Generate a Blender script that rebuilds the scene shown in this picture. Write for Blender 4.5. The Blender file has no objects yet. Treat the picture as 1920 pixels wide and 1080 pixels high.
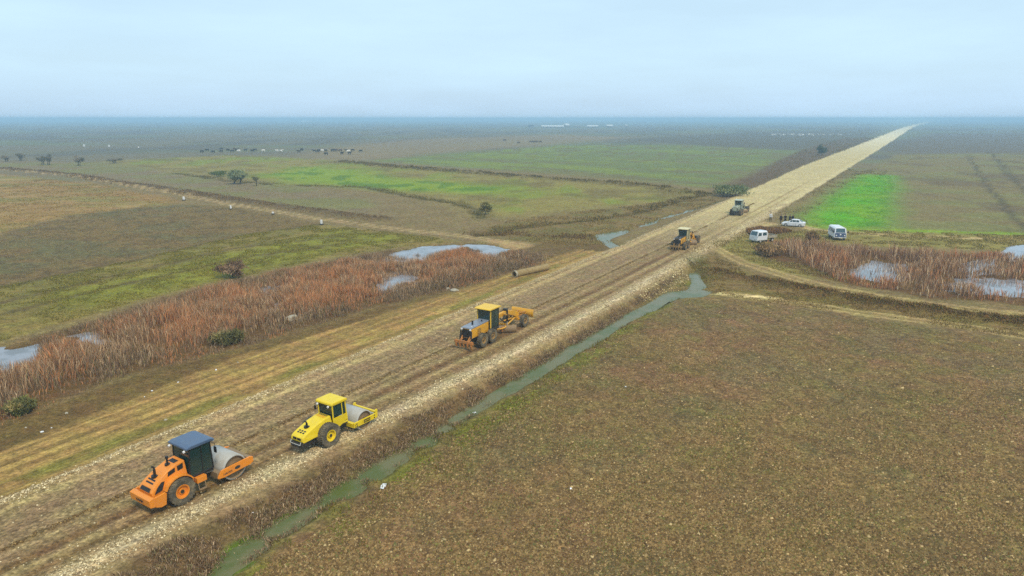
import bpy, bmesh, math, random
import numpy as np
from mathutils import Vector, Matrix
R = math.radians
rnd = random.Random(7)
rng = np.random.default_rng(7)
SC = bpy.context.scene
COL = SC.collection

# ------------------------------------------------------------------ camera, sky, sun, exposure
CAM_F, CAM_H, HORIZON = 1300.0, 21.0, 222.0          # focal length in photo pixels, height, horizon row
PITCH = math.atan((540 - HORIZON) / CAM_F)
cam_d = bpy.data.cameras.new('camera')
cam = bpy.data.objects.new('camera', cam_d)
COL.objects.link(cam)
cam_d.sensor_width = 36
cam_d.lens = 36 * CAM_F / 1920
cam_d.clip_start = 0.5
cam_d.clip_end = 40000
cam.location = (0, 0, CAM_H)
cam.rotation_euler = (math.pi / 2 - PITCH, 0, 0)
SC.camera = cam

SUN_EL, SUN_AZ = 52, 150                              # azimuth clockwise from +Y
world = bpy.data.worlds.new('World')
SC.world = world
world.use_nodes = True
nt = world.node_tree
nt.nodes.clear()
wo = nt.nodes.new('ShaderNodeOutputWorld')
bg = nt.nodes.new('ShaderNodeBackground')
bg.inputs['Strength'].default_value = 0.064
sky = nt.nodes.new('ShaderNodeTexSky')
sky.sky_type = 'NISHITA'
sky.sun_disc = False
sky.sun_elevation = R(SUN_EL)
sky.sun_rotation = R(SUN_AZ)
sky.air_density = 1.0
sky.dust_density = 2.0
sky.ozone_density = 2.0
tc = nt.nodes.new('ShaderNodeTexCoord')
mp = nt.nodes.new('ShaderNodeMapping')
mp.inputs['Scale'].default_value = (1.6, 1.6, 9.0)
cn = nt.nodes.new('ShaderNodeTexNoise')
cn.inputs['Scale'].default_value = 2.2
cn.inputs['Detail'].default_value = 6
cn.inputs['Roughness'].default_value = 0.55
cr = nt.nodes.new('ShaderNodeMapRange')
cr.inputs['From Min'].default_value = 0.35
cr.inputs['From Max'].default_value = 0.70
cr.inputs['To Min'].default_value = 0.80
cr.inputs['To Max'].default_value = 0.98
cm = nt.nodes.new('ShaderNodeMix')
cm.data_type = 'RGBA'
CLOUD = (6.0, 8.2, 9.8, 1)
HORIZ = (5.4, 7.3, 9.2, 1)                            # the grey blue band low over the plain
sg = nt.nodes.new('ShaderNodeSeparateXYZ')
hr = nt.nodes.new('ShaderNodeMapRange')
hr.interpolation_type = 'SMOOTHSTEP'
hr.inputs['From Min'].default_value = 0.0
hr.inputs['From Max'].default_value = 0.075
hm_ = nt.nodes.new('ShaderNodeMix')
hm_.data_type = 'RGBA'
hm_.inputs[6].default_value = HORIZ
hm_.inputs[7].default_value = CLOUD
nt.links.new(tc.outputs['Generated'], sg.inputs[0])
nt.links.new(sg.outputs['Z'], hr.inputs['Value'])
nt.links.new(hr.outputs['Result'], hm_.inputs[0])
nt.links.new(hm_.outputs[2], cm.inputs[7])
L = nt.links.new
L(tc.outputs['Generated'], mp.inputs['Vector'])
L(mp.outputs['Vector'], cn.inputs['Vector'])
L(cn.outputs['Fac'], cr.inputs['Value'])
L(cr.outputs['Result'], cm.inputs[0])
L(sky.outputs['Color'], cm.inputs[6])
L(cm.outputs[2], bg.inputs['Color'])
L(bg.outputs['Background'], wo.inputs['Surface'])

sd = bpy.data.lights.new('sun', 'SUN')
sd.energy = 1.5
sd.angle = R(10)
sd.color = (1.0, 0.85, 0.62)
sun = bpy.data.objects.new('sun', sd)
COL.objects.link(sun)
dirv = Vector((math.sin(R(SUN_AZ)) * math.cos(R(SUN_EL)), math.cos(R(SUN_AZ)) * math.cos(R(SUN_EL)), math.sin(R(SUN_EL))))
sun.rotation_euler = (-dirv).to_track_quat('-Z', 'Y').to_euler()
SC.view_settings.view_transform = 'Standard'
SC.view_settings.look = 'None'
SC.view_settings.exposure = 0.80
SC.view_settings.gamma = 1.0
SC.view_settings.use_curve_mapping = False
SC.cycles.max_bounces = 5
SC.cycles.diffuse_bounces = 2
SC.cycles.glossy_bounces = 2
SC.cycles.transparent_max_bounces = 8
SC.cycles.volume_bounces = 1
SC.cycles.use_denoising = False

HAZE_DENSITY = 0.00056
HAZE_COLOR = (0.50, 0.76, 1.0)
KL = (1.24, 1.10, 0.85)                               # the same for soil and plants
ALB = 0.80                                            # photo colour -> albedo

# ------------------------------------------------------------------ survey helpers
CP, SP = math.cos(PITCH), math.sin(PITCH)
def gp(px, py, z=0.0):
    """photo pixel -> point of the ground plane at height z"""
    u = (px - 960) / CAM_F
    v = (py - 540) / CAM_F
    k = (z - CAM_H) / (-SP - v * CP)
    return (u * k, (CP - v * SP) * k)
def gpl(pts, z=0.0):
    return np.array([gp(a, b, z) for a, b in pts])
def S(r, g, b, k=None):
    k = ALB if k is None else k
    f = lambda c: ((c / 255) / 12.92 if c <= 10 else ((c / 255 + 0.055) / 1.055) ** 2.4) * k
    return (f(r), f(g), f(b))

def SL(r, g, b):
    return np.array(S(r, g, b, 1.0)) * KL * 0.95

def SN(r, g, b):
    return np.array(S(r, g, b, 1.0)) * np.array((1.15, 1.10, 1.02))
AZ = R(30.3)                                          # heading of the road
RD = (math.sin(AZ), math.cos(AZ))
RN = (math.cos(AZ), -math.sin(AZ))
def road_co(x, y):
    return x * RD[0] + y * RD[1], x * RN[0] + y * RN[1] + 36
def from_road(s, t):
    t = t - 36
    return s * RD[0] + t * RN[0], s * RD[1] + t * RN[1]
def right_edge(s):
    return np.interp(s, [10, 17, 35, 55, 81, 120, 190, 450], [3.8, 4.0, 5.2, 6.3, 7.1, 7.4, 8.0, 8.3])
def left_edge(s):
    return np.interp(s, [10, 110, 180, 350, 700], [-6.5, -6.5, -7.2, -11.0, -11.5])

def _h(ix, iy, seed):
    n = (ix.astype(np.int64) * 374761393 + iy.astype(np.int64) * 668265263 + seed * 974634777) & 0xffffffff
    n = ((n ^ (n >> 13)) * 1274126177) & 0xffffffff
    n = ((n ^ (n >> 16)) * 2246822519) & 0xffffffff
    return ((n ^ (n >> 15)) & 0xffffff) / 16777215.0
def vn(x, y, seed=0):
    x = np.asarray(x, float); y = np.asarray(y, float)
    ix = np.floor(x); iy = np.floor(y)
    fx = x - ix; fy = y - iy
    fx = fx * fx * (3 - 2 * fx); fy = fy * fy * (3 - 2 * fy)
    a = _h(ix, iy, seed); b = _h(ix + 1, iy, seed); c = _h(ix, iy + 1, seed); d = _h(ix + 1, iy + 1, seed)
    return (a * (1 - fx) + b * fx) * (1 - fy) + (c * (1 - fx) + d * fx) * fy
def fbm(x, y, seed=0, o=4):
    t = 0; a = 1; n = 0
    for i in range(o):
        t = t + a * vn(x * 2 ** i + 17.3 * i, y * 2 ** i - 9.1 * i, seed + i); n += a; a *= 0.5
    return t / n
def sst(a, b, x):
    t = np.clip((x - a) / (b - a), 0, 1)
    return t * t * (3 - 2 * t)
def sdpoly(x, y, P, margin=12.0):
    out = np.full(x.shape, margin)
    m = (x > P[:, 0].min() - margin) & (x < P[:, 0].max() + margin) & (y > P[:, 1].min() - margin) & (y < P[:, 1].max() + margin)
    if not m.any():
        return out
    px, py = x[m], y[m]
    d2 = np.full(px.shape, 1e18); ins = np.zeros(px.shape, bool)
    for i in range(len(P)):
        ax, ay = P[i]; bx, by = P[(i + 1) % len(P)]
        ex, ey = bx - ax, by - ay
        wx, wy = px - ax, py - ay
        t = np.clip((wx * ex + wy * ey) / (ex * ex + ey * ey + 1e-12), 0, 1)
        d2 = np.minimum(d2, (wx - ex * t) ** 2 + (wy - ey * t) ** 2)
        c = ((ay > py) != (by > py))
        with np.errstate(divide='ignore', invalid='ignore'):
            xi = ex * (py - ay) / (ey if ey != 0 else 1e-12) + ax
        ins ^= c & (px < xi)
    d = np.sqrt(d2)
    out[m] = np.minimum(np.where(ins, -d, d), margin)
    return out
def sdline(x, y, P, margin=12.0):
    out = np.full(x.shape, margin)
    m = (x > P[:, 0].min() - margin) & (x < P[:, 0].max() + margin) & (y > P[:, 1].min() - margin) & (y < P[:, 1].max() + margin)
    if not m.any():
        return out
    px, py = x[m], y[m]
    d2 = np.full(px.shape, margin * margin)
    for i in range(len(P) - 1):
        ax, ay = P[i]; ex, ey = P[i + 1] - P[i]
        wx, wy = px - ax, py - ay
        t = np.clip((wx * ex + wy * ey) / (ex * ex + ey * ey + 1e-12), 0, 1)
        d2 = np.minimum(d2, (wx - ex * t) ** 2 + (wy - ey * t) ** 2)
    out[m] = np.sqrt(d2)
    return out

# ------------------------------------------------------------------ layout (photo survey -> ground outlines)
ZF = -0.25                                            # level of the fields
ZD = -0.62                                            # ditch water
ZP = -0.50                                            # pond water
DITCH = gpl([(330, 1160), (401, 1076), (425, 1042), (480, 1002), (559, 955), (615, 922), (716, 862), (765, 834), (877, 767), (952, 722),
             (1070, 651), (1160, 599), (1215, 571), (1252, 548), (1310, 544), (1342, 546), (1315, 557), (1273, 559), (1229, 580), (1187, 598),
             (1100, 652), (960, 733), (877, 785), (795, 842), (709, 897), (634, 940), (540, 1003), (450, 1070), (390, 1160)], ZD)
WETS = gpl([(1296, 514), (1306, 512), (1318, 526), (1326, 540), (1308, 545), (1292, 543), (1300, 530)], ZD)
STREAM = gpl([(1115, 440), (1150, 435), (1176, 431), (1178, 436), (1156, 444), (1144, 448), (1148, 456), (1163, 463), (1146, 468), (1132, 457)], ZD)
STREAKS = gpl([(1195, 428), (1240, 410), (1288, 398), (1318, 387), (1350, 378)], ZD)
PONDS_L = [gpl(p, ZP) for p in (
    [(-60, 662), (0, 655), (50, 652), (72, 668), (58, 690), (0, 700), (-60, 705)],
    [(140, 632), (175, 624), (214, 622), (208, 638), (150, 648)],
    [(468, 546), (500, 538), (527, 532), (524, 566), (512, 582), (498, 572)],
    [(696, 498), (730, 478), (800, 462), (868, 460), (862, 470), (822, 477), (790, 490), (720, 499)],
    [(712, 514), (775, 506), (780, 520), (752, 538), (703, 552)],
    [(876, 459), (905, 460), (950, 468), (957, 486), (930, 487), (895, 470)])]
PONDS_R = [gpl(p, ZP) for p in (
    [(1598, 507), (1640, 490), (1692, 496), (1704, 514), (1660, 521), (1610, 517)],
    [(1770, 536), (1800, 524), (1850, 520), (1920, 526), (2000, 530), (2000, 552), (1920, 549), (1840, 543)],
    [(1798, 494), (1860, 484), (1872, 500), (1820, 510)],
    [(1884, 466), (1920, 456), (2000, 452), (2000, 486), (1892, 483)])]
def dry(P):                                           # a pond also lies under the reeds on its near side
    return P
MARSH_L = np.array([from_road(*p) for p in ((2, -18), (23, -19), (30, -20.5), (43, -18), (59, -16.8), (75, -12.8), (91, -12.0), (98, -14), (98, -26),
                                           (87, -39), (71, -41), (60, -42.5), (50, -42), (42, -40.5), (30, -38), (2, -36))])
MARSH_R = gpl([(1418, 470), (1440, 456), (1490, 452), (1560, 462), (1640, 470), (1700, 473), (1760, 478), (1840, 474), (1920, 466), (2050, 460), (2050, 592), (1920, 576), (1850, 565), (1740, 560),
               (1680, 547), (1600, 536), (1560, 526), (1500, 509), (1460, 496), (1430, 482)], ZF)
TRACK_L = gpl([(0, 318), (120, 328), (300, 358), (420, 380), (560, 404), (650, 417), (760, 431), (880, 444), (960, 456), (1040, 472), (1110, 492)], ZF)
TRACK_R = gpl([(1300, 455), (1345, 470), (1400, 494), (1480, 519), (1562, 540), (1660, 558), (1806, 578), (1920, 591), (2100, 614)], ZF)
BANK_R = gpl([(1330, 505), (1400, 521), (1480, 536), (1562, 554), (1660, 571), (1806, 590), (1920, 606), (2100, 634)], ZF)
TRACK_R2 = gpl([(1345, 548), (1430, 560), (1520, 572), (1640, 590), (1780, 608), (1920, 630), (2100, 660)], ZF)
PATH_R = gpl([(1395, 432), (1440, 420), (1480, 420), (1540, 432), (1700, 443), (1920, 449), (2100, 453)], ZF)
FIELD_L = gpl([(-400, 540), (0, 440), (120, 405), (250, 390), (345, 383), (420, 386), (560, 412), (596, 420), (450, 440), (250, 487), (0, 536), (-400, 620)], ZF)
FIELD_L2 = gpl([(-400, 330), (0, 326), (200, 348), (345, 377), (325, 383), (120, 404), (0, 438), (-400, 536)], ZF)
STRIP_L = gpl([(-400, 622), (0, 537), (250, 488), (450, 441), (600, 420), (790, 442), (860, 452), (750, 463), (560, 495), (300, 552), (0, 640), (-400, 760)], ZF)
STRIP_L_IN = gpl([(100, 552), (450, 470), (640, 430), (780, 446), (640, 470), (420, 522), (160, 580)], ZF)
MEADOW = gpl([(200, 302), (430, 291), (640, 301), (700, 312), (850, 322), (1000, 334), (1200, 348), (1310, 362), (1250, 376), (1100, 393), (950, 408), (905, 405), (880, 388),
              (800, 366), (690, 345), (560, 345), (430, 332), (330, 324)], ZF)
MEADOW_LUSH = gpl([(500, 328), (560, 312), (650, 318), (760, 335), (860, 342), (960, 352), (900, 363), (760, 358), (640, 348), (540, 344)], ZF)
FAR_GREEN = gpl([(700, 301), (860, 286), (1060, 272), (1300, 273), (1492, 283), (1440, 310), (1390, 335), (1330, 352), (1200, 338), (1000, 323), (850, 313)], ZF)
HEDGE_A = gpl([(640, 304), (720, 312), (850, 322), (1000, 334), (1200, 348), (1310, 364)], ZF)
HEDGE_B = gpl([(0, 316), (120, 326), (200, 340), (300, 354), (400, 369), (500, 384), (620, 400), (720, 412)], ZF)
DITCH_B = gpl([(330, 325), (430, 338), (520, 346), (690, 350), (760, 366), (850, 380), (890, 392), (905, 408)], ZF)
DITCH_C = gpl([(890, 440), (960, 428), (1060, 416), (1150, 406), (1230, 388), (1280, 372), (1330, 362)], ZF)
DITCH_D = gpl([(905, 437), (1000, 440), (1090, 444), (1117, 446)], ZF)
SCRUB_R = gpl([(1492, 286), (1580, 258), (1650, 258), (1500, 316), (1380, 372), (1340, 372), (1340, 358), (1400, 330)], ZF)
SCRUB_C = gpl([(880, 440), (960, 412), (1100, 396), (1250, 378), (1340, 370), (1345, 380), (1190, 425), (1110, 470), (1000, 455)], ZF)
WHEAT = gpl([(1508, 407), (1545, 378), (1590, 344), (1618, 327), (1668, 329), (1680, 350), (1664, 372), (1676, 398), (1656, 410), (1664, 425), (1600, 428), (1516, 421)], ZF)
FIELD_R = gpl([(1590, 345), (1640, 312), (1740, 255), (2200, 255), (2200, 450), (1920, 438), (1660, 430), (1640, 425), (1590, 385)], ZF)
LIME_R = gpl([(1515, 424), (1600, 429), (1700, 433), (1920, 438), (2100, 441)], ZF)
FT1 = gpl([(1812, 290), (1840, 330), (1870, 372), (1905, 412), (1925, 432)], ZF)
FT2 = gpl([(1855, 285), (1890, 325), (1940, 370)], ZF)
GRASS_R = gpl([(1330, 458), (1380, 448), (1400, 440), (1540, 430), (1920, 441), (2100, 446), (2100, 470), (1920, 470), (1640, 462), (1500, 448), (1430, 462), (1415, 480), (1480, 490), (1560, 508), (1640, 528), (1600, 530), (1480, 512), (1390, 488)], ZF)
FAR_TAN = gpl([(560, 284), (760, 262), (1050, 252), (1180, 258), (1060, 269), (860, 284), (700, 299), (600, 300)], ZF)
FAR_DARK = gpl([(1150, 262), (1400, 248), (1660, 240), (1630, 262), (1490, 283), (1300, 272)], ZF)
FAR_DARK_R = gpl([(1700, 262), (1740, 250), (2200, 250), (2200, 282), (1660, 290)], ZF)
DARK_L = gpl([(-300, 300), (0, 303), (250, 305), (330, 322), (430, 335), (560, 350), (700, 372), (720, 405), (620, 398), (400, 366), (200, 338), (0, 314), (-300, 300)], ZF)
BROWN_R = gpl([(1290, 495), (1330, 478), (1400, 505), (1480, 526), (1640, 552), (1920, 596), (2100, 625), (2100, 655), (1920, 634), (1640, 594), (1430, 566), (1340, 552), (1320, 530)], ZF)
PIT = gpl([(1268, 486), (1290, 474), (1330, 480), (1345, 500), (1330, 520), (1300, 530), (1285, 512)], ZF)

def pond_sd(x, y, ponds):
    d = np.full(x.shape, 12.0)
    for P in ponds:
        for k in (1.0, 1.03):
            d = np.minimum(d, sdpoly(x * k, y * k, P))
    return d

def terr(x, y, colour=True):
    """height, colour, masks (gravel, streak, roughness) and zone of the land"""
    s, t = road_co(x, y)
    dist = np.hypot(x, y)
    t = t - np.interp(s, [600, 1200, 1800, 2600, 5600, 12000], [0, -2, -3.5, 2, 50, 150])   # the far end swings right
    n1 = fbm(x / 2.3, y / 2.3, 3, 4) - 0.5
    n2 = fbm(x / 11, y / 11, 5, 4) - 0.5
    n3 = fbm(x / 60, y / 60, 9, 4) - 0.5
    w = np.clip(dist / 60, 0.6, 40)
    wx = x + w * (n1 * 0.8 + n2 * 1.2); wy = y + w * (fbm(x / 2.3 + 50, y / 2.3, 4, 3) - 0.5 + n2)
    le, re = left_edge(s), right_edge(s)
    q = (t - le) / (re - le)
    jt = t + n1 * 0.9 + n2 * 0.8
    dz_l, dz_r = jt - le, re - jt
    on = sst(-2.2, 0.2, np.minimum(dz_l, dz_r + 1.6))
    z = ZF + 0.25 * on + 0.05 * n1 * (1 - on) + 0.10 * n2
    # ruts and windrows on the road
    near = 1 - sst(90, 260, s)
    rut = np.exp(-((q - 0.665) / 0.035) ** 2) + 0.7 * np.exp(-((q - 0.80) / 0.03) ** 2) + 0.4 * np.exp(-((q - 0.30) / 0.03) ** 2)
    row = np.exp(-((q - 0.485) / 0.02) ** 2) + np.exp(-((q - 0.955) / 0.035) ** 2) * 1.2 + np.exp(-((q - 0.0) / 0.03) ** 2)
    z = z + on * near * (-0.07 * rut + 0.09 * row * (0.4 + 1.2 * vn(s * 1.3, t * 2, 8)))
    # slope to the right-hand ditch
    far = sst(75, 95, s)
    z = z - (1 - far) * 0.22 * sst(re + 0.8, 8.6, t) * (1 - sst(10.5, 13, t))
    dd = sdpoly(x + 0.9 * n1, y + 0.9 * n1, DITCH) - 0.20 + .5 * n1
    plug = np.zeros_like(x)
    for s0, w0 in ((21.5, .3), (25.4, 1.0), (28.7, .35), (33.3, 1.0), (36.0, .9), (38.0, .4)):
        plug = np.maximum(plug, np.exp(-((s - s0) / w0) ** 2))
    dd = dd + plug * 0.55
    z = np.minimum(z, np.where(dd < 1.2, -0.62 + 0.34 * dd, 9))
    dw = np.minimum(sdpoly(wx * .3 + x * .7, wy * .3 + y * .7, WETS), sdpoly(x + 0.6 * n1, y + 0.6 * n1, STREAM))
    dw = np.minimum(dw, np.maximum(sdline(x, y, STREAKS) - 0.55 - 2.2 * n1 - 1.0 * n2, 0.05 - 9 * n2 * 0))
    z = np.minimum(z, np.where(dw < 1.2, -0.66 + 0.38 * dw, 9))
    pit = -sdpoly(x, y, PIT)
    z = z - 0.22 * sst(0, 2.5, pit)
    ml = sdpoly(wx, wy, MARSH_L); mr = sdpoly(wx, wy, MARSH_R)
    marsh = np.maximum(sst(1.0, -1.5, ml), sst(1.0, -1.5, mr))
    z = z - 0.10 * marsh
    pd = np.minimum(pond_sd(x + 3.0 * n1, y + 3.0 * n1, PONDS_L), pond_sd(x + 3.6 * n1, y + 3.6 * n1, PONDS_R)) + 1.4 * (vn(x / 1.3, y / 1.3, 44) - .5) - .3
    z = np.minimum(z, np.where(pd < 1.0, -0.52 + 0.25 * np.maximum(pd, -2), 9))
    # spoil banks and field ditches
    bk = sdline(wx, wy, BANK_R)
    z = z + 0.45 * np.exp(-(bk / 1.0) ** 2) * (0.6 + 0.8 * vn(x / 1.5, y / 1.5, 21))
    for P, hgt, wd in ((HEDGE_A, 0.7, 2.5), (HEDGE_B, 0.6, 2.0), (DITCH_B, -0.3, 1.2), (DITCH_C, -0.4, 1.4), (DITCH_D, -0.3, 1.2)):
        b = sdline(wx, wy, P)
        z = z + hgt * np.exp(-(b / wd) ** 2) * (0.6 + 0.8 * vn(x / 3, y / 3, 22))
    fr = (1 - on) * (1 - marsh) * (t > 10) * sst(0.4, 2.0, dd)
    z = z + fr * 0.10 * (vn(x / 0.55, y / 0.55, 31) - 0.5) * (1 - sst(60, 140, dist))
    if not colour:
        return z, dd, pd, ml, mr, dw
    # ---------------- colour of the cover
    N = x.size
    c = np.empty((N, 3)); c[:] = SL(114, 102, 72)
    c = c + (np.array(SL(100, 98, 86)) - c) * sst(250, 500, dist)[:, None]  # soil greyed with distance from the camera, haze put into its colour
    zone = np.zeros(N, np.int8)
    mask = np.zeros((N, 3)); mask[:, 2] = 0.5
    def mix(m, col):
        nonlocal c
        c = c * (1 - m[:, None]) + SL(*col) * m[:, None]
    def poly(P, col, soft=1.0, zn=None, amt=1.0, mg=None):
        d = sdpoly(wx, wy, P, mg or 12.0)
        m = sst(soft, -soft, d) * amt
        mix(m, col)
        if zn is not None:
            zone[d < 0] = zn
        return d
    def line(P, col, wd, amt=1.0, ragged=1.0):
        d = sdline(wx, wy, P) + ragged * n1 * wd
        m = np.exp(-(d / wd) ** 2) * amt
        mix(m, col)
        return d
    pat = fbm(x / 35, y / 120, 41, 4)
    mix(sst(.45, .65, pat) * .8 * sst(250, 500, dist), (84, 84, 84))
    mix(sst(.5, .7, fbm(x / 160, y / 40, 43, 3)) * .7 * sst(150, 400, dist), (96, 106, 80))
    poly(FAR_TAN, (122, 110, 88), 20, amt=.75, mg=40)
    poly(FAR_DARK, (86, 84, 76), 14, mg=40)
    d = poly(DARK_L, (112, 102, 80), 8)
    mix(sst(2, -4, d) * sst(.45, .62, fbm(x / 14, y / 22, 53, 4)) * .7, (106, 110, 66))
    d = poly(FIELD_R, (112, 104, 72), 3, 9)
    fm = sst(1, -2, d)
    mix(fm * sst(.45, .6, fbm(x / 40, y / 14, 51, 4)) * .5, (108, 116, 70))
    mix(fm * sst(.5, .65, fbm(x / 12, y / 30, 52, 4)) * .6, (92, 80, 64))
    poly(FAR_DARK_R, (94, 90, 84), 14, mg=40)
    line(FT1, (70, 64, 48), 0.9, .7); line(FT2, (70, 64, 48), 1.3, .6)
    # left-hand meadows and fields
    d = poly(MEADOW, (122, 116, 64), 9, 5)
    m = sst(2, -4, d)
    mix(m * sst(.46, .62, fbm(x / 14, y / 30, 61, 5)) * .75, (108, 124, 40))
    mix(m * sst(.5, .66, fbm(x / 9, y / 9, 62, 4)) * .6, (96, 86, 52))
    d = poly(MEADOW_LUSH, (110, 140, 24), 11, amt=.8)
    m = sst(3, -5, d)
    mix(m * sst(.5, .6, fbm(x / 7, y / 12, 63, 4)) * .7, (70, 104, 24))
    d = poly(FAR_GREEN, (98, 110, 68), 8, 6)
    m = sst(2, -4, d)
    mix(m * sst(.45, .65, fbm((x + y) / 18, (x - y) / 70, 64, 4)) * .6, (112, 128, 48))
    mix(m * sst(.5, .7, fbm((x + y) / 10, (x - y) / 60, 65, 4)) * .8, (100, 96, 70))
    poly(SCRUB_R, (88, 74, 54), 4)
    d = poly(SCRUB_C, (112, 98, 62), 2)
    mix(sst(1, -2, d) * sst(.5, .65, fbm(x / 4, y / 4, 66, 4)) * .6, (92, 92, 48))
    d = poly(FIELD_L2, (132, 110, 70), 2, 4)
    m = sst(1, -2, d)
    mix(m * sst(.45, .65, fbm(x / 30, y / 7, 67, 4)) * .7, (112, 114, 64))
    mix(m * sst(.55, .7, fbm(x / 20, y / 5, 68, 4)) * .7, (150, 128, 90))
    d = poly(FIELD_L, (106, 92, 60), 1.2, 4)
    m = sst(1, -2, d)
    mix(m * sst(.48, .62, fbm(x / 12, y / 8, 69, 4)) * .7, (88, 90, 64))
    mix(m * sst(.52, .66, fbm(x / 1.2, y / 1.2, 70, 3)) * .6, (76, 66, 44))
    d = poly(STRIP_L, (116, 107, 60), 1.0, 7)
    m = sst(.6, -1.5, d)
    mix(m * sst(.44, .62, fbm(x / 6, y / 6, 71, 5)) * .7, (100, 98, 50))
    d = poly(STRIP_L_IN, (114, 118, 38), 2.5, amt=.85)
    mix(sst(1, -2, d) * sst(.5, .66, fbm(x / 3, y / 3, 72, 4)) * .6, (92, 92, 42))
    for k in (0.30, 0.62):
        P = gpl([(-200, 590 + 70 * k), (0, 545 + 75 * k), (250, 490 + 62 * k), (450, 445 + 62 * k), (650, 430 + 40 * k)], ZF)
        line(P, (84, 74, 46), .8, .8)
    line(gpl([(-200, 590), (0, 538), (120, 514), (250, 489), (450, 442), (596, 421)], ZF), (78, 68, 44), .8, .8)
    line(HEDGE_A, (84, 76, 44), 2.6, .8); line(HEDGE_B, (84, 72, 52), 2.6, .85)
    line(DITCH_B, (76, 70, 40), 1.4, .8); line(DITCH_C, (80, 70, 46), 1.6, .8); line(DITCH_D, (80, 66, 44), 1.3, .8)
    # right-hand side
    d = poly(GRASS_R, (124, 118, 68), 1.6, 8)
    m = sst(.6, -1.5, d)
    mix(m * sst(.5, .66, fbm(x / 3, y / 3, 73, 4)) * .6, (108, 104, 50))
    d = poly(WHEAT, (84, 150, 0), 6.5, 10)
    m = sst(.6, -2.5, d)
    mix(m * sst(.5, .68, fbm(x / 9, y / 14, 74, 5)) * .5, (110, 140, 20))
    mix(m * sst(.56, .66, fbm(x / 3, y / 4, 75, 4)) * .5, (64, 112, 4))
    line(LIME_R, (112, 146, 22), 1.8, .85)
    d = poly(BROWN_R, (112, 96, 62), 2)
    mix(sst(1, -2, d) * sst(.46, .62, fbm(x / 4, y / 3, 76, 4)) * .7, (104, 98, 50))
    # marsh floor
    mix(marsh, (92, 72, 46))
    zone[(ml < 0)] = 11; zone[(mr < 0)] = 12
    # ploughed field on the right
    field = (t > 9.6) & (sst(0, 1, dd) > 0) & (sdpoly(wx, wy, FIELD_POLY, 6.0) < 0)
    fm = sst(.8, -.8, sdpoly(wx, wy, FIELD_POLY, 6.0))
    mix(fm, (114, 98, 67))
    mix(fm * sst(.42, .62, fbm(x / 9, y / 9, 81, 4)) * .7, (122, 97, 74))
    mix(fm * sst(.46, .62, fbm(x / 7 + 9, y / 7, 82, 4)) * .6, (100, 94, 70))
    mix(fm * sst(.55, .68, fbm(x / 3, y / 3, 83, 4)) * .5, (98, 96, 52))
    mix(fm * sst(.62, .72, fbm(x / 1.6, y / 1.6, 84, 3)) * .5, (94, 80, 58))
    frow = .5 + .5 * np.sin((x * .972 + y * .235 + n2 * 1.5) * 2 * math.pi / 1.5)
    mix(fm * frow * .32, (92, 78, 54))
    zone[field] = 3
    mask[:, 2] = np.maximum(mask[:, 2] * (1 - fm), fm)
    gd = np.exp(-((t - 11.0 - 1.6 * n2) / 1.5) ** 2) * (s < 95)
    mix(gd * sst(.35, .6, fbm(x / 2.2, y / 2.2, 85, 4)) * .9, (98, 104, 38))
    # right-hand dirt tracks
    line(BANK_R, (76, 62, 38), 1.3, .9)
    for P, wd, col in ((TRACK_R, 1.7, (136, 121, 86)), (TRACK_R2, 1.5, (132, 118, 84)), (PATH_R, 2.0, (164, 150, 116))):
        d = sdline(wx * .4 + x * .6, wy * .4 + y * .6, P)
        mix(sst(wd, wd * .5, d + .8 * n1) * .9, col)
        mix(np.exp(-((d - .85) / .28) ** 2) * .7, (168, 152, 112))
        mix(np.exp(-(d / .35) ** 2) * .5, (112, 100, 58))
        zone[d < wd * .8] = 13
    d = line(gpl([(1352, 549), (1420, 556), (1470, 563)], ZF), (214, 202, 160), .4, .9)
    # left-hand track
    d = sdline(wx * .4 + x * .6, wy * .4 + y * .6, TRACK_L)
    hw = np.interp(dist, [95, 110, 140, 250], [3.6, 2.4, 1.7, 1.5])
    mix(sst(hw, hw * .5, d + .8 * n1) * .75, (134, 118, 90))
    mix(np.exp(-((d - .9) / .32) ** 2) * .7, (160, 144, 112))
    mix(np.exp(-(d / .35) ** 2) * .4, (112, 102, 62))
    zone[d < hw * .8] = 2
    # junction of bare earth by the pipe
    J = gpl([(920, 447), (1010, 458), (1100, 470), (1190, 453), (1205, 467), (1090, 502), (1000, 522), (1016, 500), (1012, 482), (940, 462)], 0)
    d = sdpoly(wx, wy, J); mix(sst(1.5, -1.5, d) * .95, (152, 132, 98))
    # left shoulder: bare brown strip, straw strip, green seam, gravel windrow
    lf = t - le
    L0 = (s < 110)
    mix(sst(-14.5, -12.5, lf + n2 * 2) * sst(.5, -.5, lf) * L0 * sst(-.5, 1.2, ml), (98, 82, 50))
    top = np.interp(s, [15, 27, 39, 54, 75, 90], [-6.6, -8.4, -9.6, -7.5, -6.4, -5.6])
    st = sst(top - .5, top + .4, lf + n1 * .7) * sst(.2, -.8, lf) * (s < 104)
    mix(st, (138, 117, 74))
    band = vn(t * 1.9 + .4 * n2, s * .035, 91) * .6 + vn(t * 5.3, s * .05, 92) * .4
    mix(st * sst(.42, .62, band) * .8, (160, 136, 88))
    mix(st * sst(.45, .3, band) * .6, (114, 96, 62))
    mix(st * sst(.45, .62, fbm(s / 5, t / 1.2, 93, 3)) * np.exp(-((lf + 2.3) / .9) ** 2) * .8, (108, 108, 52))
    # road
    on2 = sst(-.45, .15, np.minimum(dz_l, dz_r))
    mix(on2, (136, 120, 94))
    rs = vn(q * 26, s * .03, 95) * .6 + vn(q * 60, s * .05, 96) * .4
    mix(on2 * sst(.4, .7, rs) * .6, (108, 92, 68))
    mix(on2 * sst(.55, .3, rs) * .5, (150, 136, 106))
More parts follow.
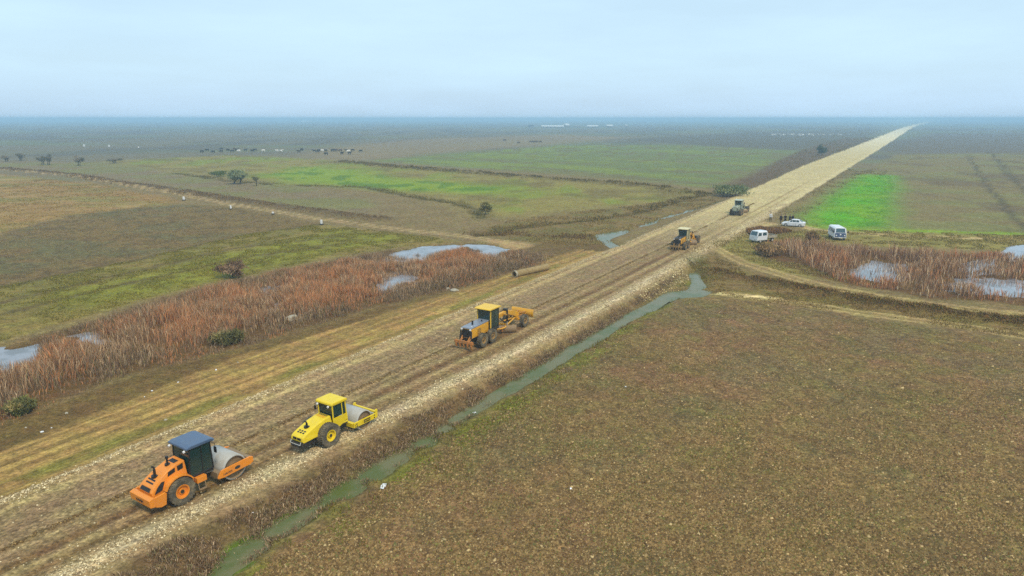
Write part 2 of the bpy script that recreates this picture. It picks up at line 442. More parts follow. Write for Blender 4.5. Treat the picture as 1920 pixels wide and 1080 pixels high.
    mix(on2 * np.exp(-((q - .30 - .02 * n2) / .16) ** 2) * .75 * near, (122, 106, 84))
    mix(on2 * np.exp(-((q - .09) / .035) ** 2) * .7, (172, 156, 118))
    mix(on2 * np.exp(-((q - .655) / .05) ** 2) * .9 * near, (98, 78, 54))
    mix(on2 * np.exp(-((q - .80) / .035) ** 2) * .75 * near, (100, 80, 54))
    mix(on2 * np.exp(-((q - .485 - .01 * n1) / .02) ** 2) * .7 * near, (92, 78, 52))
    mix(on2 * np.exp(-((q - .73) / .03) ** 2) * .5, (158, 142, 106))
    mix(on2 * sst(.84, .95, q + .05 * n1) * .85, (178, 169, 148))
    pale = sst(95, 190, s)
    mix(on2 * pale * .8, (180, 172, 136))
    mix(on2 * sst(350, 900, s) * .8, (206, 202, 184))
    mix(on2 * pale * np.exp(-((q - .70) / .022) ** 2) * .75 * (1 - sst(190, 300, s)), (120, 98, 62))
    mix(on2 * pale * np.exp(-((q - .82) / .018) ** 2) * .6 * (1 - sst(190, 240, s)), (120, 98, 62))
    # windrow of stones, tan shoulder and weedy bank on the right
    wl = np.exp(-((lf + .15 + .4 * n1) / .42) ** 2) * (s < 200)
    mix(wl * .6, (160, 147, 114))
    rb = t - re
    mix(sst(-.5, .2, rb + .4 * n1) * sst(9.0, 7.0, t + n1) * (s < 200), (142, 126, 98))
    mix(sst(re + .4, re + 1.6, t + n1 * 1.2) * sst(9.2, 8.4, t) * (s < 95), (100, 84, 60))
    on3 = on2 > .5
    zone[on3 & (s > 0)] = 1
    mask[:, 0] = np.maximum(on2 * .55, np.maximum(wl, np.exp(-((q - .96) / .05) ** 2) * (s < 260)))
    mask[:, 0] = np.maximum(mask[:, 0], np.exp(-((q - .485) / .02) ** 2) * near * on2)
    mask[:, 1] = np.maximum(on2 * .9, st)
    mask[:, 2] *= (1 - on2) * (1 - .5 * st)
    # foot of the culvert pit, wet mud at the water's edge
    mix(sst(0, 2, pit) * .8, (88, 88, 44))
    wet = np.maximum(sst(.35, -.1, dd), np.maximum(sst(.5, -.2, pd), sst(.4, -.1, dw)))
    mix(wet * .7, (66, 62, 38))
    g = sst(42, 22, s) * sst(.5, 0, dd) * sst(.48, .62, fbm(s / 1.4, t / .7, 97, 3))
    mix(g * .7, (80, 112, 30))
    return z, c, mask, zone, np.stack([s, t, 0 * t], 1)

FIELD_POLY = np.concatenate([np.array([from_road(0, 9.8), from_road(60, 9.8), from_road(72, 10.0)]),
                             gpl([(1230, 586), (1280, 566), (1340, 556), (1430, 566), (1520, 580), (1640, 600), (1780, 620), (1920, 642), (2300, 700), (2900, 1500), (1400, 2400), (700, 2400)], ZF)])

# ------------------------------------------------------------------ materials
def mat_new(name):
    m = bpy.data.materials.new(name)
    m.use_nodes = True
    n = m.node_tree
    b = n.nodes['Principled BSDF']
    return m, n, b
def mk(n, typ, **kw):
    o = n.nodes.new(typ)
    for k, v in kw.items():
        if k in o.inputs:
            o.inputs[k].default_value = v
        else:
            setattr(o, k, v)
    return o
def math_n(n, op, a, b=None, c=None):
    o = n.nodes.new('ShaderNodeMath'); o.operation = op
    for i, v in enumerate((a, b, c)):
        if v is None: continue
        if isinstance(v, (int, float)): o.inputs[i].default_value = v
        else: n.links.new(v, o.inputs[i])
    return o.outputs[0]
def mix_rgb(n, f, a, b, blend='MIX'):
    o = n.nodes.new('ShaderNodeMix'); o.data_type = 'RGBA'; o.blend_type = blend
    for i, v in ((0, f), (6, a), (7, b)):
        if isinstance(v, (int, float)): o.inputs[i].default_value = v
        elif isinstance(v, tuple): o.inputs[i].default_value = v if len(v) == 4 else (*v, 1)
        else: n.links.new(v, o.inputs[i])
    return o.outputs[2]
def ramp(n, v, a, b, lo=0.0, hi=1.0):
    o = n.nodes.new('ShaderNodeMapRange'); o.interpolation_type = 'SMOOTHSTEP'
    for k, x in (('From Min', a), ('From Max', b), ('To Min', lo), ('To Max', hi)): o.inputs[k].default_value = x
    n.links.new(v, o.inputs['Value'])
    return o.outputs['Result']

def land_material():
    m, n, b = mat_new('land')
    base = mk(n, 'ShaderNodeAttribute', attribute_name='base')
    mask = mk(n, 'ShaderNodeAttribute', attribute_name='mask')
    rc = mk(n, 'ShaderNodeAttribute', attribute_name='road_co')
    geo = mk(n, 'ShaderNodeNewGeometry')
    sep = mk(n, 'ShaderNodeSeparateColor'); n.links.new(mask.outputs['Color'], sep.inputs[0])
    grav, streak, rough = sep.outputs[0], sep.outputs[1], sep.outputs[2]
    def noise(vec, scale, detail=3, r=0.6):
        o = mk(n, 'ShaderNodeTexNoise', Scale=scale, Detail=detail, Roughness=r)
        n.links.new(vec, o.inputs['Vector']); return o.outputs['Fac']
    P = geo.outputs['Position']
    nf = noise(P, 5.5, 4, 0.7)          # soil grain
    nm = noise(P, 1.7, 5, 0.7)         # tufts
    nl = noise(P, 0.13, 4, 0.6)         # patches
    mp2 = mk(n, 'ShaderNodeMapping'); mp2.inputs['Scale'].default_value = (0.10, 3.2, 1)
    n.links.new(rc.outputs['Vector'], mp2.inputs['Vector'])
    ns = noise(mp2.outputs['Vector'], 1.5, 4, 0.65)
    vo = mk(n, 'ShaderNodeTexVoronoi', Scale=5.5); n.links.new(P, vo.inputs['Vector'])
    vs = mk(n, 'ShaderNodeSeparateColor'); n.links.new(vo.outputs['Color'], vs.inputs[0])
    # value multiplier
    v = math_n(n, 'ADD', ramp(n, nf, .3, .7, .66, 1.34), 0)
    v = math_n(n, 'MULTIPLY', v, ramp(n, nm, .3, .7, .72, 1.28))
    v = math_n(n, 'MULTIPLY', v, ramp(n, nl, .3, .7, .91, 1.09))
    sv = math_n(n, 'ADD', math_n(n, 'MULTIPLY', math_n(n, 'SUBTRACT', ramp(n, ns, .3, .7,   .82, 1.18), 1.0), streak), 1.0)
    v = math_n(n, 'MULTIPLY', v, sv)
    gv = math_n(n, 'ADD', math_n(n, 'MULTIPLY', math_n(n, 'SUBTRACT', ramp(n, vs.outputs[0], 0, 1, .55, 1.5), 1.0), grav), 1.0)
    v = math_n(n, 'MULTIPLY', v, gv)
    vo2 = mk(n, 'ShaderNodeTexVoronoi', Scale=4.2); n.links.new(P, vo2.inputs['Vector'])
    vs2 = mk(n, 'ShaderNodeSeparateColor'); n.links.new(vo2.outputs['Color'], vs2.inputs[0])
    lum = math_n(n, 'MULTIPLY', math_n(n, 'SUBTRACT', ramp(n, vs2.outputs[0], .55, 1.0, .92, 1.40), 1.0), rough)
    v = math_n(n, 'MULTIPLY', v, math_n(n, 'ADD', lum, 1.0))
    comb = mk(n, 'ShaderNodeCombineColor')
    for i in range(3): n.links.new(v, comb.inputs[i])
    col = mix_rgb(n, 1.0, base.outputs['Color'], comb.outputs[0], 'MULTIPLY')
    hue = mk(n, 'ShaderNodeHueSaturation'); hue.inputs['Saturation'].default_value = 1.0
    n.links.new(ramp(n, noise(P, 0.45, 3, .6), .3, .7, .488, .512), hue.inputs['Hue'])
    n.links.new(col, hue.inputs['Color'])
    n.links.new(hue.outputs['Color'], b.inputs['Base Color'])
    b.inputs['Roughness'].default_value = 0.95
    b.inputs['Specular IOR Level'].default_value = 0.15
    hgt = math_n(n, 'ADD', math_n(n, 'MULTIPLY', nf, math_n(n, 'ADD', math_n(n, 'MULTIPLY', rough, .10), .035)),
                 math_n(n, 'MULTIPLY', math_n(n, 'SUBTRACT', 1.0, vo.outputs['Distance']), math_n(n, 'MULTIPLY', grav, .05)))
    hgt = math_n(n, 'ADD', hgt, math_n(n, 'MULTIPLY', nm, .10))
    hgt = math_n(n, 'ADD', hgt, math_n(n, 'MULTIPLY', math_n(n, 'MULTIPLY', ramp(n, vo2.outputs['Distance'], .45, .0, 0, 1), ramp(n, vs2.outputs[1], .4, .9, 0, 1)), math_n(n, 'MULTIPLY', rough, .10)))
    bp = mk(n, 'ShaderNodeBump', Strength=0.8, Distance=1.0)
    n.links.new(hgt, bp.inputs['Height'])
    n.links.new(bp.outputs['Normal'], b.inputs['Normal'])
    return m
LAND = land_material()

def vcol_material(name, rough=0.9, trans=0.0):
    m, n, b = mat_new(name)
    a = mk(n, 'ShaderNodeAttribute', attribute_name='col')
    n.links.new(a.outputs['Color'], b.inputs['Base Color'])
    b.inputs['Roughness'].default_value = rough
    b.inputs['Specular IOR Level'].default_value = 0.2
    return m
REED = vcol_material('dry_plant')
STONE = vcol_material('stone')

def paint(name, col, rough=0.45, dust=0.25, dcol=(150, 124, 84), metal=0.0, spec=0.5):
    m, n, b = mat_new(name)
    tcn = mk(n, 'ShaderNodeTexCoord')
    o = mk(n, 'ShaderNodeTexNoise', Scale=2.2, Detail=6, Roughness=0.65); n.links.new(tcn.outputs['Object'], o.inputs['Vector'])
    o2 = mk(n, 'ShaderNodeTexNoise', Scale=14, Detail=4, Roughness=0.7); n.links.new(tcn.outputs['Object'], o2.inputs['Vector'])
    f = math_n(n, 'MULTIPLY', ramp(n, o.outputs['Fac'], .38, .68), dust)
    f = math_n(n, 'ADD', f, math_n(n, 'MULTIPLY', ramp(n, o2.outputs['Fac'], .5, .75), dust * .5))
    c = mix_rgb(n, f, S(*col), S(*dcol))
    n.links.new(c, b.inputs['Base Color'])
    r = math_n(n, 'ADD', math_n(n, 'MULTIPLY', f, .4), rough)
    n.links.new(r, b.inputs['Roughness'])
    b.inputs['Metallic'].default_value = metal
    b.inputs['Specular IOR Level'].default_value = spec
    return m
def plain(name, col, rough=0.6, metal=0.0):
    return paint(name, col, rough, 0.08, (120, 105, 80), metal)
def glass_mat(name, col=(34, 62, 58), alpha=0.9):
    m, n, b = mat_new(name)
    b.inputs['Base Color'].default_value = (*S(*col), 1)
    b.inputs['Roughness'].default_value = 0.06
    b.inputs['IOR'].default_value = 1.7
    b.inputs['Alpha'].default_value = alpha
    return m
M = dict(
    orange=paint('orange_paint', (255, 154, 40), .4, .22, (190, 130, 80)),
    yellow=paint('yellow_paint', (255, 222, 30), .4, .16),
    gyellow=paint('grader_yellow_paint', (244, 178, 40), .5, .30),
    groof=paint('cab_roof_yellow', (250, 204, 66), .5, .12),
    gpale=paint('pale_cream_paint', (236, 222, 170), .5, .15),
    olive=paint('grey_green_paint', (168, 176, 152), .6, .3),
    palegrey=paint('pale_grey_green_paint', (196, 206, 190), .6, .25),
    slate=paint('slate_blue_paint', (80, 102, 134), .3, .2, (130, 130, 130)),
    hoodsheen=paint('hood_sky_sheen', (140, 150, 168), .3, .3),  # bluish grey puts the sky's reflection on the hood top into the colour
    steel=paint('drum_steel', (190, 190, 186), .5, .45, (168, 156, 134), .0),
    steelworn=paint('worn_steel', (150, 124, 92), .6, .5),
    black=plain('black_metal', (28, 26, 26), .5),
    dark=plain('dark_grey_metal', (52, 50, 48), .6),
    rust=paint('rusty_orange_metal', (204, 132, 62), .7, .45),
    rubber=paint('dusty_rubber', (84, 78, 66), .9, .7, (158, 142, 112)),
    rim=paint('dusty_rim', (170, 134, 76), .7, .5),
    white=paint('white_paint', (238, 240, 244), .3, .06),
    blue=paint('grey_blue_paint', (84, 104, 140), .4, .1, (120, 120, 120)),
    glass=glass_mat('tinted_glass'),
    glass_l=glass_mat('pale_glass', (70, 100, 110), .8),
    lamp=plain('lamp_lens', (250, 250, 250), .15),
    red=plain('tail_lamp', (150, 30, 26), .25),
    seat=plain('seat_fabric', (36, 36, 40), .8),
    concrete=paint('concrete', (188, 180, 160), .9, .5, (130, 110, 76)),
    pipe=paint('weathered_pipe', (172, 148, 98), .8, .6, (122, 96, 64)),
    roofm=paint('farm_roof', (232, 236, 236), .5, .2),
    wallm=paint('farm_wall', (150, 146, 138), .8, .3),
    wood=paint('wood', (170, 148, 104), .8, .3),
    bark=plain('bark', (58, 48, 38), .9),
    skin=plain('skin', (196, 146, 116), .6),
    hair=plain('hair', (30, 24, 22), .8),
    cloth_k=plain('black_cloth', (24, 24, 28), .85),
    cloth_n=plain('dark_brown_cloth', (46, 36, 32), .85),
    cloth_w=plain('white_cloth', (226, 228, 230), .85),
    cloth_y=plain('yellow_vest_cloth', (208, 220, 60), .8),
    cow_k=plain('black_hide', (34, 28, 26), .85), cow_b=plain('brown_hide', (78, 50, 34), .85), cow_w=plain('white_hide', (240, 236, 226), .85),
    wool=plain('wool', (246, 242, 232), .95),
    plastic=plain('white_plastic', (246, 246, 246), .5),
)
def water_material(name, col, rough=0.04, ior=1.33):
    m, n, b = mat_new(name)
    geo = mk(n, 'ShaderNodeNewGeometry')
    o = mk(n, 'ShaderNodeTexNoise', Scale=.35, Detail=4, Roughness=.6); n.links.new(geo.outputs['Position'], o.inputs['Vector'])
    o2 = mk(n, 'ShaderNodeTexNoise', Scale=5.0, Detail=2); n.links.new(geo.outputs['Position'], o2.inputs['Vector'])
    n.links.new(mix_rgb(n, ramp(n, o.outputs['Fac'], .45, .62), S(*col[0]), S(*col[1])), b.inputs['Base Color'])
    b.inputs['Roughness'].default_value = rough
    b.inputs['IOR'].default_value = ior
    b.inputs['Specular IOR Level'].default_value = 0.5 if rough < .1 else 0.18
    bp = mk(n, 'ShaderNodeBump', Strength=.06, Distance=.05); n.links.new(o2.outputs['Fac'], bp.inputs['Height'])
    n.links.new(bp.outputs['Normal'], b.inputs['Normal'])
    return m
M['ditchwater'] = water_material('ditch_water', ((118, 114, 74), (96, 104, 52)), .16)
M['pondwater'] = water_material('pond_water', ((150, 150, 156), (116, 114, 114)), .04, 1.45)  # pale base colour carries part of the sky's reflection

# ------------------------------------------------------------------ mesh helpers
def tag(o, label=None, cat=None, group=None, kind=None):
    for k, v in (('label', label), ('category', cat), ('group', group), ('kind', kind)):
        if v: o[k] = v
    return o
def npmesh(name, v, f, mat, attrs=(), smooth=True, parent=None):
    """v (N,3), f (K,3|4) arrays"""
    me = bpy.data.meshes.new(name)
    k = f.shape[1]
    me.vertices.add(len(v)); me.vertices.foreach_set('co', np.ascontiguousarray(v, dtype=np.float32).ravel())
    me.loops.add(f.size); me.loops.foreach_set('vertex_index', np.ascontiguousarray(f, dtype=np.int32).ravel())
    me.polygons.add(len(f)); me.polygons.foreach_set('loop_start', np.arange(0, f.size, k, dtype=np.int32))
    if smooth: me.polygons.foreach_set('use_smooth', np.ones(len(f), dtype=bool))
    for an, typ, dat in attrs:
        a = me.attributes.new(an, typ, 'POINT')
        if typ == 'FLOAT_COLOR':
            d4 = np.ones((len(v), 4), np.float32); d4[:, :3] = dat
            a.data.foreach_set('color', d4.ravel())
        else:
            a.data.foreach_set('vector', np.ascontiguousarray(dat, dtype=np.float32).ravel())
    me.update(calc_edges=True)
    me.materials.append(mat)
    o = bpy.data.objects.new(name, me)
    COL.objects.link(o)
    if parent: o.parent = parent
    return o
class MB:
    def __init__(s): s.v = []; s.f = []
    def add(s, v, f):
        b = len(s.v); s.v += [tuple(p) for p in v]; s.f += [tuple(b + i for i in q) for q in f]; return s
    def box(s, x0, x1, y0, y1, z0, z1):
        return s.add([(x, y, z) for x in (x0, x1) for y in (y0, y1) for z in (z0, z1)],
                     [(0, 1, 3, 2), (4, 6, 7, 5), (0, 4, 5, 1), (2, 3, 7, 6), (0, 2, 6, 4), (1, 5, 7, 3)])
    def prism(s, prof, y0, y1, yf=None):
        """profile of (x,z) points extruded from y0 to y1; yf(x,z) scales the y"""
        n = len(prof); k = yf or (lambda x, z: 1)
        v = [(x, y0 * k(x, z), z) for x, z in prof] + [(x, y1 * k(x, z), z) for x, z in prof]
        f = [tuple(range(n)), tuple(range(2 * n - 1, n - 1, -1))] + [(i, i + n, (i + 1) % n + n, (i + 1) % n) for i in range(n)]
        return s.add(v, f)
    def slab(s, p, th):
        p = [Vector(q) for q in p]; nn = (p[1] - p[0]).cross(p[2] - p[0]).normalized() * th
        n = len(p)
        return s.add([tuple(q) for q in p] + [tuple(q - nn) for q in p],
                     [tuple(range(n)), tuple(range(2 * n - 1, n - 1, -1))] + [(i, i + n, (i + 1) % n + n, (i + 1) % n) for i in range(n)])
    def cyl(s, p0, p1, r, r1=None, n=10):
        r1 = r if r1 is None else r1
        p0, p1 = Vector(p0), Vector(p1); a = (p1 - p0).normalized()
        u = a.orthogonal().normalized(); w = a.cross(u)
        v = []
        for p, rr in ((p0, r), (p1, r1)):
            v += [tuple(p + (u * math.cos(2 * math.pi * i / n) + w * math.sin(2 * math.pi * i / n)) * rr) for i in range(n)]
        return s.add(v, [tuple(range(n - 1, -1, -1)), tuple(range(n, 2 * n))] + [(i, (i + 1) % n, (i + 1) % n + n, i + n) for i in range(n)])
    def tube(s, pts, r, n=6):
        rr = r if isinstance(r, (list, tuple)) else [r] * len(pts)
        for i in range(len(pts) - 1): s.cyl(pts[i], pts[i + 1], rr[i], rr[i + 1], n)
        return s
    def lathe(s, prof, n=24, closed=True):
        """prof of (radius, y) turned about the Y axis"""
        k = len(prof); v = []
        for i in range(n):
            a = 2 * math.pi * i / n
            v += [(r * math.cos(a), y, r * math.sin(a)) for r, y in prof]
        f = []
        for i in range(n):
            j = (i + 1) % n
            for q in range(k if closed else k - 1):
                p = (q + 1) % k
                f.append((i * k + q, i * k + p, j * k + p, j * k + q))
        return s.add(v, f)
    def build(s, name, mat, parent=None, loc=(0, 0, 0), bevel=0.0, smooth=False, rot=None):
        me = bpy.data.meshes.new(name)
        me.from_pydata(s.v, [], s.f)
        bm = bmesh.new(); bm.from_mesh(me)
        bmesh.ops.recalc_face_normals(bm, faces=bm.faces)
        if bevel:
            bmesh.ops.bevel(bm, geom=[e for e in bm.edges if e.calc_face_angle(0) > 0.5], offset=bevel, segments=2, affect='EDGES', profile=0.6, clamp_overlap=True)
        bm.to_mesh(me); bm.free()
        me.materials.append(mat)
        if smooth: me.shade_smooth()
        o = bpy.data.objects.new(name, me); COL.objects.link(o)
        o.parent = parent; o.location = loc
        if rot: o.rotation_euler = rot
        return o
def empty(name, label, cat, group=None):
    o = bpy.data.objects.new(name, None); COL.objects.link(o); o.empty_display_size = .5
    return tag(o, label, cat, group)
def ground_z(x, y):
    return float(terr(np.array([float(x)]), np.array([float(y)]), False)[0][0])
def stand(o, px, py, az=0.0, local=(0, 0), zref=ZF, sink=0.0):
    """put a thing so that the ground point local=(x,y) of it stands at a surveyed spot, +X heading az"""
    x, y = gp(px, py, zref)
    a = math.pi / 2 - R(az)
    x -= local[0] * math.cos(a) - local[1] * math.sin(a)
    y -= local[0] * math.sin(a) + local[1] * math.cos(a)
    o.location = (x, y, ground_z(x, y) - sink)
    o.rotation_euler = (0, 0, a)
    return o
def copy_tree(o, parent=None):
    c = o.copy(); COL.objects.link(c); c.parent = parent
    for ch in o.children: copy_tree(ch, c)
    return c

# ------------------------------------------------------------------ land
def build_land():
    k = 1 / (CAM_F * 1024 / 1920)
    us = np.concatenate([np.linspace(-3.2, -.98, 60)[:-1], np.arange(-.98, .98, 1.35 * k), np.linspace(.98, 3.2, 60)])
    inv = np.concatenate([np.linspace(1 / 9, 1 / 24, 60)[:-1], 1 / 24 - np.arange(0, 1000) * (1.15 * k / CAM_H)])
    inv = inv[inv > 1 / 5000]
    Y = np.concatenate([1 / inv, [5400, 6500, 8500, 11800]])
    U, D = np.meshgrid(us, Y)
    x = (U * D).ravel(); y = D.ravel()
    z, c, mask, zone, rc = terr(x, y)
    nx, ny = len(us), len(Y)
    idx = np.arange(nx * ny).reshape(ny, nx)
    f = np.stack([idx[:-1, :-1], idx[:-1, 1:], idx[1:, 1:], idx[1:, :-1]], -1).reshape(-1, 4)
    fz = zone[f[:, 0]]
    V = np.stack([x, y, z], 1)
    info = {0: ('ground', 'flat brown and olive plain running to the hazy horizon', 'ground'),
            1: ('road', 'wide unpaved road of brown earth and pale gravel, straight to the horizon', 'road'),
            2: ('dirt_track', 'two-rut dirt track joining the road from the left', 'track'),
            3: ('ploughed_field', 'large brown ploughed field in the right foreground', 'field'),
            4: ('ploughed_field', 'brown ploughed field on the left beyond the green strip', 'field'),
            5: ('meadow', 'olive meadow with bright green patches left of the road', 'meadow'),
            6: ('grass_field', 'far green field beyond the hedge bank', 'field'),
            7: ('grass_strip', 'green grass strip between the left reeds and the ploughed field', 'grass'),
            8: ('grass_verge', 'yellowish grass around the parked white van', 'grass'),
            9: ('stubble_field', 'grey brown field right of the far road with dark wheel lines', 'field'),
            10: ('wheat_field', 'vivid green patch of young crop behind the white car', 'field'),
            11: ('marsh', 'muddy floor of the reed marsh left of the road', 'marsh'),
            12: ('marsh', 'muddy floor of the reed marsh on the right', 'marsh'),
            13: ('dirt_track', 'pale dirt tracks leaving the road to the right', 'track')}
    for zid, (nm, lab, cat) in info.items():
        ff = f[fz == zid]
        if not len(ff): continue
        u, inv_i = np.unique(ff, return_inverse=True)
        o = npmesh(nm, V[u], inv_i.reshape(-1, 4), LAND, (('base', 'FLOAT_COLOR', c[u]), ('mask', 'FLOAT_COLOR', mask[u]), ('road_co', 'FLOAT_VECTOR', rc[u])))
        tag(o, lab, cat, kind='structure')
    # surrounding plain beside and behind the viewpoint
    v = np.array([[-12000, -3000, -1.6], [12000, -3000, -1.6], [12000, 11900, -1.6], [-12000, 11900, -1.6]], float)
    o = npmesh('terrain', v, np.array([[0, 1, 2, 3]]), LAND, (('base', 'FLOAT_COLOR', np.tile(SL(106, 94, 62), (4, 1))), ('mask', 'FLOAT_COLOR', np.tile((0, 0, .6), (4, 1))), ('road_co', 'FLOAT_VECTOR', v)))
    tag(o, 'plain beside and behind the viewpoint', 'ground', kind='structure')
build_land()

def water(name, P, z, mat, label, grow=0.0):
    c = P.mean(0)
    if grow: P = P + (P - c) / np.linalg.norm(P - c, axis=1)[:, None] * grow
    me = bpy.data.meshes.new(name)
    me.from_pydata([(p[0], p[1], z) for p in P], [], [tuple(range(len(P)))])
    me.materials.append(mat)
    o = bpy.data.objects.new(name, me); COL.objects.link(o)
    return tag(o, label, 'water', kind='structure')
def road_quad(s0, s1, t0, t1):
    return np.array([from_road(s0, t0), from_road(s1, t0), from_road(s1, t1), from_road(s0, t1)])
water('ditch_water', road_quad(8, 98, 7.6, 11.4), ZD, M['ditchwater'], 'murky green water standing in the long ditch right of the road')
water('ditch_water', gpl([(1255, 566), (1240, 530), (1290, 500), (1330, 510), (1350, 550), (1320, 566)], ZD), ZD - .002, M['ditchwater'], 'pale wet pool at the head of the ditch below the culvert')
water('stream_water', gpl([(1100, 432), (1200, 420), (1290, 390), (1360, 368), (1365, 385), (1250, 420), (1190, 445), (1165, 475), (1140, 475)], ZD), ZD, M['ditchwater'], 'pale bent stream left of the road near the second grader')
water('pond_water', road_quad(6, 101, -46, -13.4), ZP, M['pondwater'], 'still water between the reeds of the left marsh')
water('pond_water', gpl([(1420, 482), (1450, 450), (1560, 452), (1640, 462), (1760, 468), (2050, 452), (2050, 590), (1800, 558), (1640, 536), (1520, 508)], ZP), ZP, M['pondwater'], 'still water between the reeds of the right marsh')

# ------------------------------------------------------------------ plants and stones as stuff
def blades(name, x, y, h, wdt, lean, cols, parent=None, z=None, mat=None):
    n = len(x)
    if z is None: z = terr(x, y, False)[0]
    a = rng.uniform(0, math.pi, n); la = rng.uniform(0, 2 * math.pi, n); lm = lean * h * rng.uniform(.2, 1, n)
    dx, dy = np.cos(a) * wdt / 2, np.sin(a) * wdt / 2
    lx, ly = np.cos(la) * lm, np.sin(la) * lm
    V = np.empty((n, 5, 3))
    V[:, 0] = np.stack([x - dx * .7, y - dy * .7, z - .05], 1); V[:, 1] = np.stack([x + dx * .7, y + dy * .7, z - .05], 1)
    V[:, 2] = np.stack([x + dx + lx * .35, y + dy + ly * .35, z + h * .62], 1); V[:, 3] = np.stack([x - dx + lx * .35, y - dy + ly * .35, z + h * .62], 1)
    V[:, 4] = np.stack([x + lx, y + ly, z + h], 1)
    b = np.arange(n)[:, None] * 5
    F = np.concatenate([b + np.array([[0, 1, 2]]), b + np.array([[0, 2, 3]]), b + np.array([[3, 2, 4]])], 0)
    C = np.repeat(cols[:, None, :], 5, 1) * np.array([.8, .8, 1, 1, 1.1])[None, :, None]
    return npmesh(name, V.reshape(-1, 3), F, mat or REED, (('col', 'FLOAT_COLOR', C.reshape(-1, 3)),), False, parent)
PYR = np.array([[1, 0, -.3], [0, 1, -.3], [-1, 0, -.3], [0, -1, -.3], [0, 0, .9]], float)
PYF = np.array([[0, 1, 4], [1, 2, 4], [2, 3, 4], [3, 0, 4]])
def lumps(name, x, y, r, cols, flat=.8):
    """loose lumps lying on the soil, seen from above"""
    n = len(x); z = terr(x, y, False)[0]
    V = PYR[None] * r[:, None, None] * rng.uniform(.6, 1.3, (n, 5, 1))
    V[:, 4, :2] += rng.normal(0, .45, (n, 2)) * r[:, None]
    a = rng.uniform(0, 6.28, n); ca, sa = np.cos(a), np.sin(a)
    X = V[:, :, 0] * ca[:, None] - V[:, :, 1] * sa[:, None]; Yy = V[:, :, 0] * sa[:, None] + V[:, :, 1] * ca[:, None]
    V = np.stack([X + x[:, None], Yy + y[:, None], V[:, :, 2] * flat + z[:, None]], -1)
    F = (np.arange(n)[:, None, None] * 5 + PYF[None]).reshape(-1, 3)
    return npmesh(name, V.reshape(-1, 3), F, STONE, (('col', 'FLOAT_COLOR', np.repeat(cols, 5, 0)),), False)
OCT = np.array([[1, 0, 0], [-1, 0, 0], [0, 1, 0], [0, -1, 0], [0, 0, 1], [0, 0, -1]], float)
OCF = np.array([[0, 2, 4], [2, 1, 4], [1, 3, 4], [3, 0, 4], [2, 0, 5], [1, 2, 5], [3, 1, 5], [0, 3, 5]])
def stones(name, x, y, r, cols, flat=.7, mat=None):
    n = len(x); z = terr(x, y, False)[0]
    V = OCT[None] * r[:, None, None] * rng.uniform(.55, 1.3, (n, 6, 1))
    a = rng.uniform(0, 6.28, n); ca, sa = np.cos(a), np.sin(a)
    X = V[:, :, 0] * ca[:, None] - V[:, :, 1] * sa[:, None]; Yy = V[:, :, 0] * sa[:, None] + V[:, :, 1] * ca[:, None]
    V = np.stack([X + x[:, None], Yy + y[:, None], V[:, :, 2] * flat + z[:, None] + r[:, None] * .25], -1)
    F = (np.arange(n)[:, None, None] * 6 + OCF[None]).reshape(-1, 3)
    return npmesh(name, V.reshape(-1, 3), F, mat or STONE, (('col', 'FLOAT_COLOR', np.repeat(cols, 6, 0)),), False)
def cvar(n, cols, wts, jit=.18, sl=None):
    cols = np.array([(sl or SL)(*c) for c in cols]); p = np.array(wts, float); p /= p.sum()
    c = cols[rng.choice(len(cols), n, p=p)]
    return np.clip(c * rng.uniform(1 - jit, 1 + jit, (n, 1)), 0, 1)
def rejection(n, box, keep):
    x = rng.uniform(box[0], box[1], n); y = rng.uniform(box[2], box[3], n)
    m = keep(x, y); return x[m], y[m]

